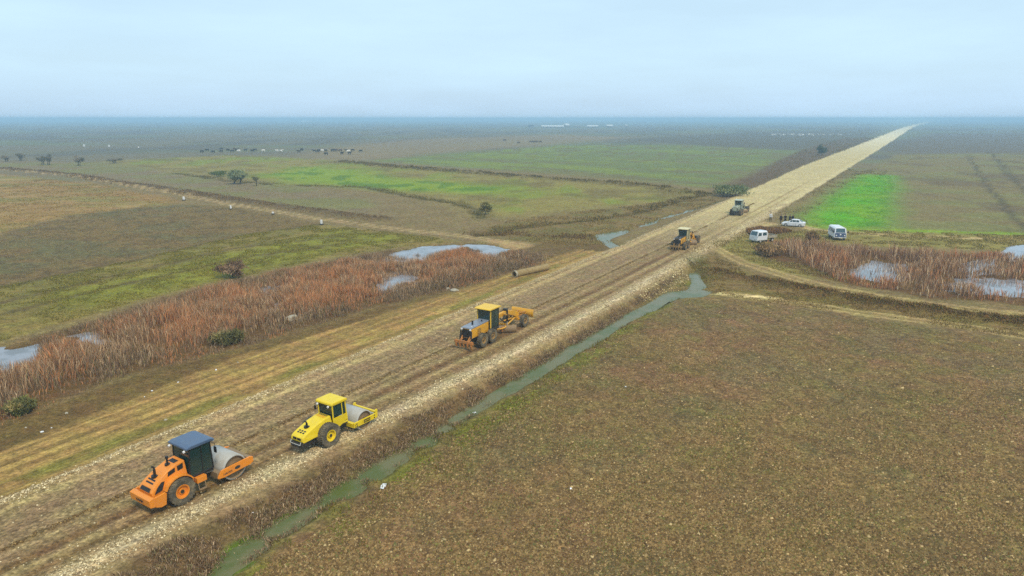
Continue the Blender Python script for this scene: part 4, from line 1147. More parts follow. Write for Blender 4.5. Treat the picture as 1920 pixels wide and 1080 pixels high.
def make_yellow_roller():
    t = empty('road_roller', 'bright yellow road roller with yellow cab, second machine of the convoy', 'road roller', 'road rollers on the earth road')
    Yl = M['yellow']
    for sd_ in (1, -1): wheel(t, (0, sd_ * .88, .88), .88, .66, .42, Yl, 'block', hub_out=sd_)
    hy = lambda x, z: (1.0 if z < 1.1 else 1.0 - .22 * min(1, (z - 1.1) / .9)) * (1 - .16 * min(1, max(0, (-.4 - x) / 1.6)))
    prof = [(-2.02, .92), (-2.10, 1.06), (-2.06, 1.30), (-1.85, 1.45), (-1.30, 1.66), (-.65, 1.88), (0, 2.02), (.52, 2.08), (.60, 1.30), (.60, .92), (-.3, .98), (-1.1, 1.00)]
    MB().prism(prof, -.76, .76, hy).build('hood', Yl, t, bevel=.07)
    hz_ = lambda x: float(np.interp(x, [-2.06, -1.85, -1.3, -.65, 0, .52], [1.30, 1.45, 1.66, 1.88, 2.02, 2.08]))
    for i in range(3):
        for j in range(2):
            y0 = -.36 + i * .26; x0 = -1.78 + j * .16
            MB().slab([(x0, y0, hz_(x0) + .012), (x0 + .11, y0, hz_(x0 + .11) + .012), (x0 + .11, y0 + .17, hz_(x0 + .11) + .012), (x0, y0 + .17, hz_(x0) + .012)], .02).build('hood_slot', M['black'], t)
    for i in range(2):
        y0 = -.42 + i * .44
        MB().slab([(-2.105, y0, 1.12), (-2.085, y0, 1.27), (-2.085, y0 + .36, 1.27), (-2.105, y0 + .36, 1.12)], .03).build('rear_grille', M['black'], t).location = (-.01, 0, 0)
    for i in range(5):
        x0 = .05 + i * .085
        MB().slab([(x0, -.42, hz_(x0) + .012), (x0 + .045, -.42, hz_(x0 + .045) + .012), (x0 + .045, .42, hz_(x0 + .045) + .012), (x0, .42, hz_(x0) + .012)], .02).build('hood_louvre', M['dark'] if i > 2 else M['gyellow'], t)
    x = -1.15; z = hz_(x)
    MB().cyl((x, 0, z - .08), (x, 0, z + .05), .21, n=16).cyl((x, 0, z + .05), (x, 0, z + .26), .08, n=10).tube([(x, 0, z + .24), (x - .02, 0, z + .36), (x - .16, 0, z + .48)], .05, 8).build('exhaust', M['black'], t)
    MB().box(-2.16, -1.7, -.62, .62, .58, .90).build('rear_bumper', M['dark'], t, bevel=.04)
    MB().tube([(-2.16, -.5, 1.05), (-2.26, -.5, .86), (-2.26, .5, .86), (-2.16, .5, 1.05)], .03, 6).build('bumper_bar', M['steel'], t)
    MB().box(-1.7, .7, -.50, .50, .52, .96).build('chassis', M['dark'], t)
    MB().box(.58, 2.02, -.70, .70, 1.0, 1.18).build('cab_floor', M['dark'], t, bevel=.03)
    cab(t, .66, 1.96, .72, 1.18, .60, 1.80, .74, 2.84, Yl, M['glass'], post=.055, sill=.42, mid=.72)
    for sd_ in (1, -1):
        p = [(.62, sd_ * .775, .92), (.78, sd_ * .775, .86), (1.98, sd_ * .775, 1.42), (1.95, sd_ * .775, 1.84), (.64, sd_ * .775, 1.84)]
        MB().slab(p if sd_ < 0 else p[::-1], .05).build('cab_side_panel', Yl, t)
    MB().prism([(.44, 2.84), (.46, 3.00), (.60, 3.06), (1.80, 3.06), (1.96, 3.00), (1.98, 2.84)], -.85, .85).build('roof', Yl, t, bevel=.06)
    for y in (-.5, .62):
        MB().cyl((.46, y, 2.76), (.36, y, 2.74), .08, n=10).build('headlight', M['lamp'], t)
    MB().tube([(.6, .78, 2.7), (.5, .98, 2.7), (.5, .98, 2.2)], .02, 5).box(.47, .53, .9, 1.06, 2.2, 2.5).build('mirror', M['black'], t)
    MB().box(.8, 2.40, -.34, .34, .52, .96).build('articulation_joint', M['dark'], t, bevel=.05)
    for sd_ in (1, -1):
        MB().box(2.14, 4.50, sd_ * 1.12, sd_ * 1.22, .60, 1.00).build('drum_frame_side', Yl, t, bevel=.02)
        yo = sd_ * 1.235
        def dot(name, x0, z0, r, mat):
            p = [(x0 + r * math.cos(a), yo, z0 + r * math.sin(a)) for a in np.linspace(0, 2 * math.pi, 11)[:-1]]
            MB().slab(p if sd_ < 0 else p[::-1], .025).build(name, mat, t)
        for x0, z0 in ((2.42, .86), (2.46, .68), (4.22, .90), (4.22, .70)): dot('bolt_hole', x0, z0, .055, M['black'])
        for x0 in (2.24, 2.32): dot('bolt', x0, .82, .03, M['dark']); dot('bolt', x0, .68, .03, M['dark'])
        for x0 in (2.98, 3.92): MB().box(x0, x0 + .035, sd_ * 1.222, sd_ * 1.245, .62, .98).build('frame_rib', Yl, t)
        p = [(3.12, yo, .68), (3.78, yo, .68), (3.78, yo, .92), (3.12, yo, .92)]
        MB().slab(p if sd_ < 0 else p[::-1], .02).build('name_plate', M['black'], t)
        lettering(t, 'BOMAG', .16, Yl, (3.45, sd_ * 1.24, .75), (R(90), 0, 0 if sd_ < 0 else R(180)))
    MB().box(4.44, 4.60, -1.20, 1.20, .62, 1.10).build('front_beam', Yl, t, bevel=.02)
    for y in (-1.15, 1.15): MB().prism([(4.36, 1.10), (4.44, 1.26), (4.58, 1.26), (4.60, 1.10)], y - .06, y + .06).build('lifting_eye', Yl, t)
    MB().box(2.14, 2.40, -1.115, 1.115, .58, .92).build('rear_beam', Yl, t, bevel=.02)
    MB().box(4.30, 4.40, -1.0, 1.0, .92, .98).build('scraper', M['steel'], t)
    roller_drum(t, Yl)
    return t

def make_grader(label, body, hoodtop, roofm, postm, ripper, front_blade=True):
    """tandem centre at x=0, front axle at x=FX"""
    FX = 6.95
    t = empty('motor_grader', label, 'motor grader', 'motor graders on the earth road')
    for sd_ in (1, -1):
        for x in (-.80, .80): wheel(t, (x, sd_ * 1.02, .68), .68, .42, .33, M['rim'], 'lug', hub_out=sd_)
        wheel(t, (FX, sd_ * 1.02, .66), .66, .40, .32, M['rim'], 'lug', hub_out=sd_)
        MB().box(-.95, .95, sd_ * .58, sd_ * .80, .50, .92).build('tandem_case', M['dark'], t, bevel=.05)
    MB().prism([(-1.95, 1.0), (-1.98, 1.92), (.95, 2.02), (.95, 1.0)], -.56, .56).build('hood', body, t, bevel=.03)
    MB().prism([(-2.0, 1.93), (-1.98, 2.02), (.98, 2.12), (.98, 2.03)], -.58, .58).build('hood_top', hoodtop, t, bevel=.02)
    MB().slab([(-1.995, -.50, 1.08), (-2.005, -.50, 1.88), (-2.005, .50, 1.88), (-1.995, .50, 1.08)], .03).build('radiator_grille', M['olive'] if body is M['olive'] else M['black'], t).location = (-.012, 0, 0)
    for sd_ in (1, -1):
        for x0, x1 in ((-1.7, -1.25), (-1.1, -.25), (-.1, .75)):
            p = [(x0, sd_ * .572, 1.15), (x1, sd_ * .572, 1.15), (x1, sd_ * .572, 1.85), (x0, sd_ * .572, 1.85)]
            MB().slab(p if sd_ < 0 else p[::-1], .025).build('hood_panel', body, t, bevel=.008)
        for k in range(4):
            z0 = 1.25 + .13 * k
            MB().box(-1.0, -.35, sd_ * .574, sd_ * .580, z0, z0 + .05).build('louvre', M['dark'], t)
        MB().box(-2.10, -1.98, sd_ * .40, sd_ * .56, 1.80, 1.94).build('rear_lamp', M['lamp'], t, bevel=.02)
        MB().box(-2.09, -2.0, sd_ * .56, sd_ * .66, 1.10, 1.75).build('corner_guard', M['dark'], t)
    MB().cyl((-.9, .05, 2.05), (-.9, .05, 2.42), .09, n=10).build('exhaust', M['black'], t)
    MB().cyl((.3, -.2, 2.08), (.3, -.2, 2.24), .07, n=10).build('air_cleaner', M['black'], t)
    MB().cyl((-1.5, -.3, 2.0), (-1.5, -.3, 2.10), .06, n=8).build('filler_cap', M['lamp'], t)
    MB().box(-1.9, 3.0, -.40, .40, .72, 1.02).build('chassis', M['dark'], t)
    # ripper
    rp = MB().box(-2.50, -2.35, -1.05, 1.05, .60, .86)
    for y in (-.85, -.43, 0, .43, .85): rp.prism([(-2.57, .90), (-2.33, .90), (-2.30, .40), (-2.43, .18), (-2.53, .45)], y - .06, y + .06)
    rp.build('ripper', ripper, t, bevel=.015)
    lk = MB()
    for y in (-.45, .45): lk.tube([(-1.95, y, .95), (-2.40, y, .75)], .07, 6).tube([(-1.95, y, 1.25), (-2.35, y * .9, .9)], .05, 6)
    lk.build('ripper_link', ripper, t)
    # cab
    MB().box(.98, 2.55, -.74, .74, 1.02, 1.20).build('cab_floor', M['dark'], t, bevel=.03)
    cab(t, 1.02, 2.50, .70, 1.2, 1.0, 2.42, .76, 3.10, M['black'] if front_blade else postm, M['glass'], post=.04 if front_blade else .07, mid=.45)
    for sd_ in (1, -1): MB().box(.97, 1.06, sd_ * .70, sd_ * .79, 1.1, 3.08).build('cab_post', postm, t)
    MB().prism([(.72, 3.12), (.74, 3.20), (.9, 3.25), (2.55, 3.25), (2.72, 3.20), (2.72, 3.12)], -.92, .92).build('roof', roofm, t, bevel=.03)
    MB().box(1.2, 1.7, -1.02, -.78, .55, .62).box(1.2, 1.7, -1.02, -.78, .85, .92).tube([(1.22, -1.0, .55), (1.22, -.9, 1.1)], .025, 5).tube([(1.68, -1.0, .55), (1.68, -.9, 1.1)], .025, 5).build('step', M['dark'], t)
    # gooseneck and front axle
    done = set(t.children)
    MB().prism([(2.5, 1.10), (2.5, 1.55), (3.3, 2.02), (4.6, 2.06), (5.6, 1.74), (6.5, 1.30), (6.5, .92), (6.0, .92), (5.4, 1.30), (4.5, 1.66), (3.4, 1.62)], -.17, .17).build('gooseneck', body, t, bevel=.03)
    MB().box(6.0, 6.2, -.82, .82, .58, .80).prism([(5.95, .78), (6.25, .78), (6.15, 1.2), (6.05, 1.2)], -.3, .3).build('front_axle', body, t, bevel=.02)
    for sd_ in (1, -1): MB().tube([(6.1, sd_ * .8, .66), (6.1, sd_ * .5, 1.0)], .05, 6).build('wheel_lean_link', M['dark'], t)
    db = MB().tube([(6.1, 0, .92), (4.0, -.55, .80)], .08, 6).tube([(6.1, 0, .92), (4.0, .55, .80)], .08, 6).box(3.95, 4.1, -.6, .6, .72, .88)
    db.build('drawbar', body, t)
    A = np.linspace(0, 2 * math.pi, 25)
    MB().tube([(3.35 + .72 * math.cos(a), .72 * math.sin(a), .70) for a in A], .07, 6).build('circle', M['gyellow'] if body is M['gyellow'] else body, t)
    ba = R(38)
    bl = MB(); P = []
    for a in np.linspace(R(-48), R(48), 8): P.append((.40 - .55 * math.cos(a), .42 + .50 * math.sin(a)))
    P2 = [(x + .03, z) for x, z in P[::-1]]
    bl.prism(P + P2, -1.85, 1.85).build('mouldboard', M['steelworn'], t, (3.3, 0, 0), rot=(0, 0, ba))
    br = MB()
    for y in (-.5, .5): br.box(3.2, 3.4, y - .06, y + .06, .3, .75)
    br.build('blade_bracket', M['rust'], t, rot=None)
    for sd_ in (1, -1):
        MB().cyl((3.9, sd_ * .62, 1.2), (3.85, sd_ * .66, 2.42), .085, n=8).build('lift_cylinder', M['black'] if sd_ < 0 else body, t)
        MB().cyl((3.95, sd_ * .58, .75), (3.9, sd_ * .62, 1.25), .05, n=8).build('cylinder_rod', M['steel'], t)
    MB().box(3.78, 3.96, -.70, .70, 1.84, 1.98).build('lift_arm', body, t, bevel=.02)
    MB().cyl((4.2, -.3, .8), (3.6, .55, 1.75), .06, n=8).build('shift_cylinder', M['dark'], t)
    MB().tube([(2.7, -.2, 1.55), (3.4, -.3, 1.3), (4.1, -.25, 1.75)], .035, 5).tube([(2.7, .1, 1.7), (3.3, .25, 1.9), (4.4, .2, 2.12)], .035, 5).build('hydraulic_hose', M['black'], t)
    MB().box(4.3, 4.55, -.22, .22, 2.05, 2.28).build('valve_box', M['dark'], t, bevel=.02)
    if front_blade:
        Q = [(.02 + .16 * (u * u), 1.08 + .42 * u) for u in np.linspace(-1, 1, 7)]
        MB().prism([(x, z) for x, z in Q] + [(x - .05, z) for x, z in Q[::-1]], -1.32, 1.32).build('front_blade', M['gyellow'] if body is M['gyellow'] else body, t, (7.15, 0, 0))
        fa = MB()
        for y in (-.45, .45): fa.tube([(6.4, y * .5, 1.0), (7.1, y, .95)], .07, 6).tube([(6.4, y * .4, 1.25), (7.1, y, 1.25)], .05, 6)
        fa.build('blade_arm', M['rust'], t)
    else:
        MB().box(6.5, 6.85, -.55, .55, .70, 1.15).build('front_weight', M['dark'], t, bevel=.04)
    for o in t.children:                              # the long nose ahead of the cab
        if o in done: continue
        if o.location.x > 2.5: o.location.x = 2.5 + (o.location.x - 2.5) * 1.236
        elif o.location.x == 0:
            for v in o.data.vertices:
                if v.co.x > 2.5: v.co.x = 2.5 + (v.co.x - 2.5) * 1.236
    return t

stand(make_orange_roller(), 342, 943, 33.5, (0, -.9), 0.0)
yr = stand(make_yellow_roller(), 618, 836, 33.5, (0, -.82), 0.0)
yr.scale = (.92,) * 3
stand(make_grader('yellow motor grader with bright yellow roof and raised front blade, third machine of the convoy', M['gyellow'], M['hoodsheen'], M['groof'], M['groof'], M['rust'], True), 905, 650, 31.5, (-.8, -1.02), 0.0)
stand(make_grader('orange yellow motor grader with pale cream cab roof and posts', M['gyellow'], M['dark'], M['gpale'], M['gpale'], M['rim'], False), 1284, 468, 30.5, (-.8, -1.02), 0.0)
stand(make_grader('grey green motor grader with pale cab, farthest machine on the road', M['olive'], M['olive'], M['palegrey'], M['palegrey'], M['dark'], False), 1388, 404, 30.3, (-.8, -1.02), 0.0)

# ------------------------------------------------------------------ road vehicles
def loft(secs, name, mat, parent, smooth=True, bevel=0):
    """secs: list of (x, [(y,z)...]) rings with equal counts, right half mirrored already"""
    n = len(secs[0][1]); m = MB()
    v = [(x, y, z) for x, ring in secs for y, z in ring]
    f = [tuple(range(n)), tuple(range(len(v) - 1, len(v) - n - 1, -1))]
    for i in range(len(secs) - 1):
        for j in range(n): f.append((i * n + j, i * n + (j + 1) % n, (i + 1) * n + (j + 1) % n, (i + 1) * n + j))
    m.add(v, f)
    return m.build(name, mat, parent, bevel=bevel, smooth=False)
def car_wheel(parent, x, y, r=.32, w=.2, rimm=None):
    m = MB().lathe([(r * .62, -w / 2), (r * .95, -w / 2), (r, -w * .35), (r, w * .35), (r * .95, w / 2), (r * .62, w / 2)], 20)
    o = m.build('wheel', M['black'], parent, (x, y, r))
    sd_ = 1 if y > 0 else -1
    MB().lathe([(r * .64, sd_ * w * .46), (r * .5, sd_ * w * .34), (.02, sd_ * w * .40), (.02, -sd_ * w * .3), (r * .64, -sd_ * w * .3)], 16).build('rim', rimm or M['steel'], o)
def make_sedan():
    t = empty('parked_car', 'white four door saloon car parked beside the group of standing people', 'car', 'white vehicles parked beside the road')
    def ring(hw, z0, z1, top): return [(-hw * .96, z0), (-hw, z0 + .2), (-hw, z1 - .08), (-hw * top, z1), (hw * top, z1), (hw, z1 - .08), (hw, z0 + .2), (hw * .96, z0)]
    body = [(-2.22, ring(.70, .42, .82, .9)), (-2.15, ring(.80, .28, .94, .9)), (-1.75, ring(.86, .22, .98, .9)), (-1.0, ring(.87, .20, .94, .92)), (.8, ring(.87, .20, .92, .92)), (1.2, ring(.86, .22, .90, .88)), (1.9, ring(.83, .24, .76, .85)), (2.2, ring(.72, .32, .62, .85))]
    loft(body, 'body', M['white'], t, bevel=.03)
    gh = [(-1.72, [(-.70, .93), (-.66, .97), (.66, .97), (.70, .93)]), (-1.05, [(-.74, .92), (-.56, 1.40), (.56, 1.40), (.74, .92)]), (-.4, [(-.75, .92), (-.58, 1.46), (.58, 1.46), (.75, .92)]), (.25, [(-.75, .92), (-.57, 1.43), (.57, 1.43), (.75, .92)]), (1.15, [(-.72, .88), (-.68, .92), (.68, .92), (.72, .88)])]
    loft(gh, 'cabin', M['white'], t, bevel=.02)
    for sd_ in (1, -1):
        for x0, x1, u0, u1 in ((-1.15, -.55, -1.02, -.55), (-.48, .12, -.48, .10), (.18, .72, .18, .32)):
            w = lambda z: sd_ * (.752 - .17 * (z - .92) / .54 + .012)
            p = [(x0, w(.96), .96), (x1, w(.96), .96), (u1, w(1.36), 1.36), (u0, w(1.34), 1.34)]
            MB().slab(p if sd_ < 0 else p[::-1], .02).build('side_window', M['glass'], t)
        for x in (-1.30, 1.35): car_wheel(t, x, sd_ * .78)
        MB().box(-2.22, -2.12, sd_ * .48, sd_ * .80, .66, .84).build('tail_lamp', M['red'], t, bevel=.02)
        MB().box(2.08, 2.2, sd_ * .42, sd_ * .72, .52, .64).build('headlight', M['lamp'], t, bevel=.02)
        MB().box(.72, .9, sd_ * .88, sd_ * 1.0, .95, 1.07).build('mirror', M['white'], t, bevel=.02)
        MB().slab([(-.5, sd_ * .878, .24), (-.48, sd_ * .878, .24), (-.48, sd_ * .878, .9), (-.5, sd_ * .878, .9)], .004).build('door_gap', M['dark'], t)
    p = [(-1.70, -.56, 1.0), (-1.14, -.46, 1.38), (-1.14, .46, 1.38), (-1.70, .56, 1.0)]
    MB().slab(p[::-1], .02).build('rear_window', M['glass_l'], t).location = (-.01, 0, .015)
    p = [(1.08, -.58, .96), (.34, -.48, 1.40), (.34, .48, 1.40), (1.08, .58, .96)]
    MB().slab(p, .02).build('windscreen', M['glass'], t).location = (.015, 0, .012)
    MB().box(-2.26, -2.18, -.55, .55, .36, .48).build('rear_bumper', M['dark'], t)
    MB().box(-2.235, -2.2, -.26, .26, .66, .76).build('number_plate', M['lamp'], t)
    return t
def van_front(t, x1, low, hw=.92, zs=1.25, zr=2.08):
    w = MB(); w.slab([(x1 - .01, -hw * .80, 1.33), (x1 - .01, hw * .80, 1.33), (x1 - .27, hw * .72, 1.98), (x1 - .27, -hw * .72, 1.98)], .02)
    w.build('windscreen', M['glass_l'], t).location = (.02, 0, .01)
    MB().box(x1 - .02, x1 + .03, -hw * .9, hw * .9, .60, 1.26).build('front_panel', low, t, bevel=.015)
    for sd_ in (1, -1):
        MB().cyl((x1 + .02, sd_ * hw * .68, .86), (x1 + .07, sd_ * hw * .68, .86), .10, n=12).build('headlight', M['lamp'], t)
        MB().tube([(x1 - .2, sd_ * hw, 1.45), (x1 - .05, sd_ * (hw + .22), 1.45)], .015, 5).box(x1 - .08, x1 - .03, sd_ * (hw + .14), sd_ * (hw + .32), 1.3, 1.6).build('mirror', M['black'], t)
    MB().box(x1 + .03, x1 + .16, -hw, hw, .42, .58).build('front_bumper', M['steel'], t, bevel=.02)
    MB().box(x1 + .16, x1 + .17, -.26, .26, .44, .55).build('number_plate', M['lamp'], t)
def side_windows(t, spans, y, z0, z1, lean=.06):
    for sd_ in (1, -1):
        for x0, x1 in spans:
            p = [(x0, sd_ * (y + .012), z0), (x1, sd_ * (y + .012), z0), (x1, sd_ * (y - lean + .012), z1), (x0, sd_ * (y - lean + .012), z1)]
            MB().slab(p if sd_ < 0 else p[::-1], .02).build('side_window', M['glass'], t)
def make_van():
    t = empty('parked_van', 'white forward control van with blue grey front, parked nose towards the reeds', 'van', 'white vehicles parked beside the road')
    ring = lambda hw, z0, z1: [(-hw * .97, z0), (-hw, z0 + .1), (-hw, min(1.22, z1 - .2)), (-hw + .06, z1 - .16), (-hw * .72, z1), (hw * .72, z1), (hw - .06, z1 - .16), (hw, min(1.22, z1 - .2)), (hw, z0 + .1), (hw * .97, z0)]
    loft([(-2.15, ring(.86, .5, 1.98)), (-2.05, ring(.94, .45, 2.08)), (1.70, ring(.94, .45, 2.10)), (2.02, ring(.93, .45, 1.30))], 'body', M['white'], t, bevel=.03)
    van_front(t, 2.02, M['blue'], .93, 1.22, 2.06)
    p = MB().cyl((2.05, 0, 1.02), (2.08, 0, 1.02), .13, n=16); p.build('badge', M['lamp'], t)
    side_windows(t, ((1.15, 1.75), (.35, .95), (-.55, .2), (-1.5, -.75)), .94, 1.30, 1.82)
    for sd_ in (1, -1):
        for x in (-1.25, 1.25): car_wheel(t, x, sd_ * .82, .37, .22)
        MB().box(-2.0, 1.9, sd_ * .938, sd_ * .950, 1.20, 1.24).build('trim_strip', M['blue'], t)
    return t
def make_pickup():
    t = empty('parked_pickup', 'white double cab pickup with a pale load bed, half hidden by reeds', 'pickup', 'white vehicles parked beside the road')
    ring = lambda hw, z0, z1: [(-hw * .97, z0), (-hw, z0 + .1), (-hw, min(1.22, z1 - .2)), (-hw + .06, z1 - .16), (-hw * .72, z1), (hw * .72, z1), (hw - .06, z1 - .16), (hw, min(1.22, z1 - .2)), (hw, z0 + .1), (hw * .97, z0)]
    loft([(-.45, ring(.88, .5, 1.98)), (-.35, ring(.94, .45, 2.08)), (1.70, ring(.94, .45, 2.10)), (2.02, ring(.93, .45, 1.30))], 'cab_body', M['white'], t, bevel=.03)
    van_front(t, 2.02, M['white'], .93, 1.22, 2.06)
    side_windows(t, ((1.05, 1.72), (-.15, .75)), .94, 1.30, 1.82)
    MB().box(-2.7, -.5, -.95, .95, .78, .86).build('load_floor', M['wood'], t)
    for sd_ in (1, -1): MB().box(-2.7, -.52, sd_ * .95, sd_ * 1.0, .78, 1.22).build('side_board', M['concrete'], t)
    MB().box(-2.76, -2.70, -.95, .95, .78, 1.22).build('tail_board', M['concrete'], t)
    MB().box(-2.5, 1.5, -.35, .35, .5, .74).build('chassis', M['dark'], t)
    for sd_ in (1, -1):
        for x in (-1.7, 1.2): car_wheel(t, x, sd_ * .82, .37, .22)
    return t
stand(make_sedan(), 1501, 424, -62, (-1.3, -.8))
stand(make_van(), 1573, 450, 190, (1.6, 0)).scale = (1.08,) * 3
stand(make_pickup(), 1416, 456, 243, (2.0, .5))

# ------------------------------------------------------------------ people and animals
def skin_body(name, pts, edges, mats, matfn, root=0, levels=1):
    """pts: {key: (x,y,z,radius)}; one continuous skinned surface"""
    keys = list(pts); ix = {k: i for i, k in enumerate(keys)}
    me = bpy.data.meshes.new(name)
    me.from_pydata([pts[k][:3] for k in keys], [(ix[a], ix[b]) for a, b in edges], [])
    o = bpy.data.objects.new(name, me); COL.objects.link(o)
    o.modifiers.new('skin', 'SKIN').use_smooth_shade = True
    if levels: o.modifiers.new('sub', 'SUBSURF').levels = levels
    for i, k in enumerate(keys):
        r = pts[k][3]; v = me.skin_vertices[0].data[i]
        v.radius = r if isinstance(r, tuple) else (r, r); v.use_root = (i == root)
    dg = bpy.context.evaluated_depsgraph_get()
    m2 = bpy.data.meshes.new_from_object(o.evaluated_get(dg))
    o.modifiers.clear(); o.data = m2; bpy.data.meshes.remove(me); m2.name = name
    m2.materials.clear()
    for m in mats: m2.materials.append(m)
    for p in m2.polygons: p.material_index = matfn(p.center); p.use_smooth = True
    return o
def make_person(label, px, py, az, coat, trousers, pose=0, step=.12, cap=None):
    """standing figure, faces +X; pose 0 hands down, 1 one hand raised to the face, 2 hands in front"""
    P = dict(pelvis=(0, 0, .95, (.13, .16)), waist=(0, 0, 1.10, (.125, .155)), chest=(.01, 0, 1.30, (.135, .185)), sho=(0, 0, 1.43, (.10, .15)), neck=(.01, 0, 1.52, .058),
             chin=(.03, 0, 1.59, .075), head=(.015, 0, 1.67, .10), crown=(.005, 0, 1.75, .075))
    E_ = [('pelvis', 'waist'), ('waist', 'chest'), ('chest', 'sho'), ('sho', 'neck'), ('neck', 'chin'), ('chin', 'head'), ('head', 'crown')]
    P['nose'] = (.115, 0, 1.655, .018); E_.append(('head', 'nose'))
    hands = []
    for sd_, L_ in ((1, 'l'), (-1, 'r')):
        st = step * sd_
        P['hip' + L_] = (0, sd_ * .10, .90, .10); P['kn' + L_] = (.02 + st * .6, sd_ * .12, .50, .068); P['an' + L_] = (st * 1.2 - .02, sd_ * .13, .09, .045); P['toe' + L_] = (st * 1.2 + .17, sd_ * .15, .04, .04)
        E_ += [('pelvis', 'hip' + L_), ('hip' + L_, 'kn' + L_), ('kn' + L_, 'an' + L_), ('an' + L_, 'toe' + L_)]
        raised = (pose == 1 and sd_ < 0); front = pose == 2
        if raised: el, wr, dr = (.16, sd_ * .30, 1.18), (.20, sd_ * .16, 1.42), Vector((-.05, .3, .8))
        elif front: el, wr, dr = (.08, sd_ * .29, 1.13), (.27, sd_ * .12, 1.08), Vector((.5, -sd_ * .8, 0))
        else: el, wr, dr = (-.03, sd_ * .27, 1.13), (.06, sd_ * .29, .88), Vector((.15, 0, -1))
        dr.normalize()
        P['sh' + L_] = (0, sd_ * .20, 1.40, .075); P['el' + L_] = (*el, .055); P['wr' + L_] = (*wr, .036)
        pm = Vector(wr) + dr * .08; P['pm' + L_] = (*pm, (.042, .022))
        E_ += [('sho', 'sh' + L_), ('sh' + L_, 'el' + L_), ('el' + L_, 'wr' + L_), ('wr' + L_, 'pm' + L_)]
        hands.append((Vector(wr), pm))
        side = dr.cross(Vector((0, 1, 0)) if not front else Vector((0, 0, 1)))
        side = side.normalized() if side.length > .1 else Vector((1, 0, 0))
        for k, ln in enumerate((.07, .085, .078, .06)):
            b = pm + side * (.03 - .02 * k) + dr * .02; tip = b + dr * ln + Vector((.012, -sd_ * .012, 0))
            P[f'f{k}{L_}'] = (*b, .009); P[f'g{k}{L_}'] = (*tip, .008); E_ += [('pm' + L_, f'f{k}{L_}'), (f'f{k}{L_}', f'g{k}{L_}')]
        b = pm + side * .045 - dr * .03; tip = b + dr * .05 + side * .02
        P['t' + L_] = (*b, .010); P['u' + L_] = (*tip, .009); E_ += [('pm' + L_, 't' + L_), ('t' + L_, 'u' + L_)]
    def mf(c):
        if c.z > 1.535: return 0
        for w_, pm in hands:
            if (c - pm).length < .075 or (c - (pm + (pm - w_))).length < .09: return 0
        if c.z < .085: return 3
        if c.z < .88 and abs(c.y) < .235: return 2
        return 1
    o = skin_body('person', P, E_, [M['skin'], coat, trousers, M['black']], mf)
    # hair or cap, eyes and mouth
    h = MB(); rings = []
    for k, (zz, rr) in enumerate(((1.66, .108), (1.72, .108), (1.78, .085), (1.815, .03))):
        rings.append([(-.012 + rr * math.cos(a), rr * .82 * math.sin(a), zz + (.03 if math.cos(a) > .3 and k == 0 else 0)) for a in np.linspace(0, 2 * math.pi, 13)[:-1]])
    v = [p for r_ in rings for p in r_]; f = [tuple(range(36, 48))] + [(i * 12 + j, i * 12 + (j + 1) % 12, (i + 1) * 12 + (j + 1) % 12, (i + 1) * 12 + j) for i in range(3) for j in range(12)]
    h.add(v, f).build('cap' if cap else 'hair', cap or M['hair'], o)
    for y in (-.035, .035): MB().cyl((.095, y, 1.675), (.107, y, 1.675), .013, n=8).build('eye', M['black'], o)
    MB().box(.098, .108, -.025, .025, 1.605, 1.613).build('mouth', M['red'], o)
    for y in (-.092, .092): MB().box(-.02, .025, y - .012, y + .012, 1.63, 1.69).build('ear', M['skin'], o, bevel=.005)
    if coat is M['cloth_w'] or coat is M['cloth_y']: pass
    tag(o, label, 'person', 'people standing by the white car')
    stand(o, px, py, az); o.scale = (1.14,) * 3
    return o
make_person('person in white shirt and black trousers with one hand raised, leftmost of the group', 1444, 418, 200, M['cloth_w'], M['cloth_k'], 1, .10)
make_person('person in dark brown clothes walking, second from the left in the group', 1463.5, 420, 240, M['cloth_n'], M['cloth_n'], 0, .22)
make_person('person in black with a stocky coat in front of the car bonnet', 1471.5, 420, 200, M['cloth_k'], M['cloth_k'], 2, .10)
make_person('person in black with hands held together between two others beside the car', 1480, 420.9, 160, M['cloth_k'], M['cloth_k'], 2, .08)
make_person('person in a long black coat standing closest to the car doors', 1485.5, 420.8, 250, M['cloth_k'], M['cloth_k'], 0, .04, M['cloth_k'])

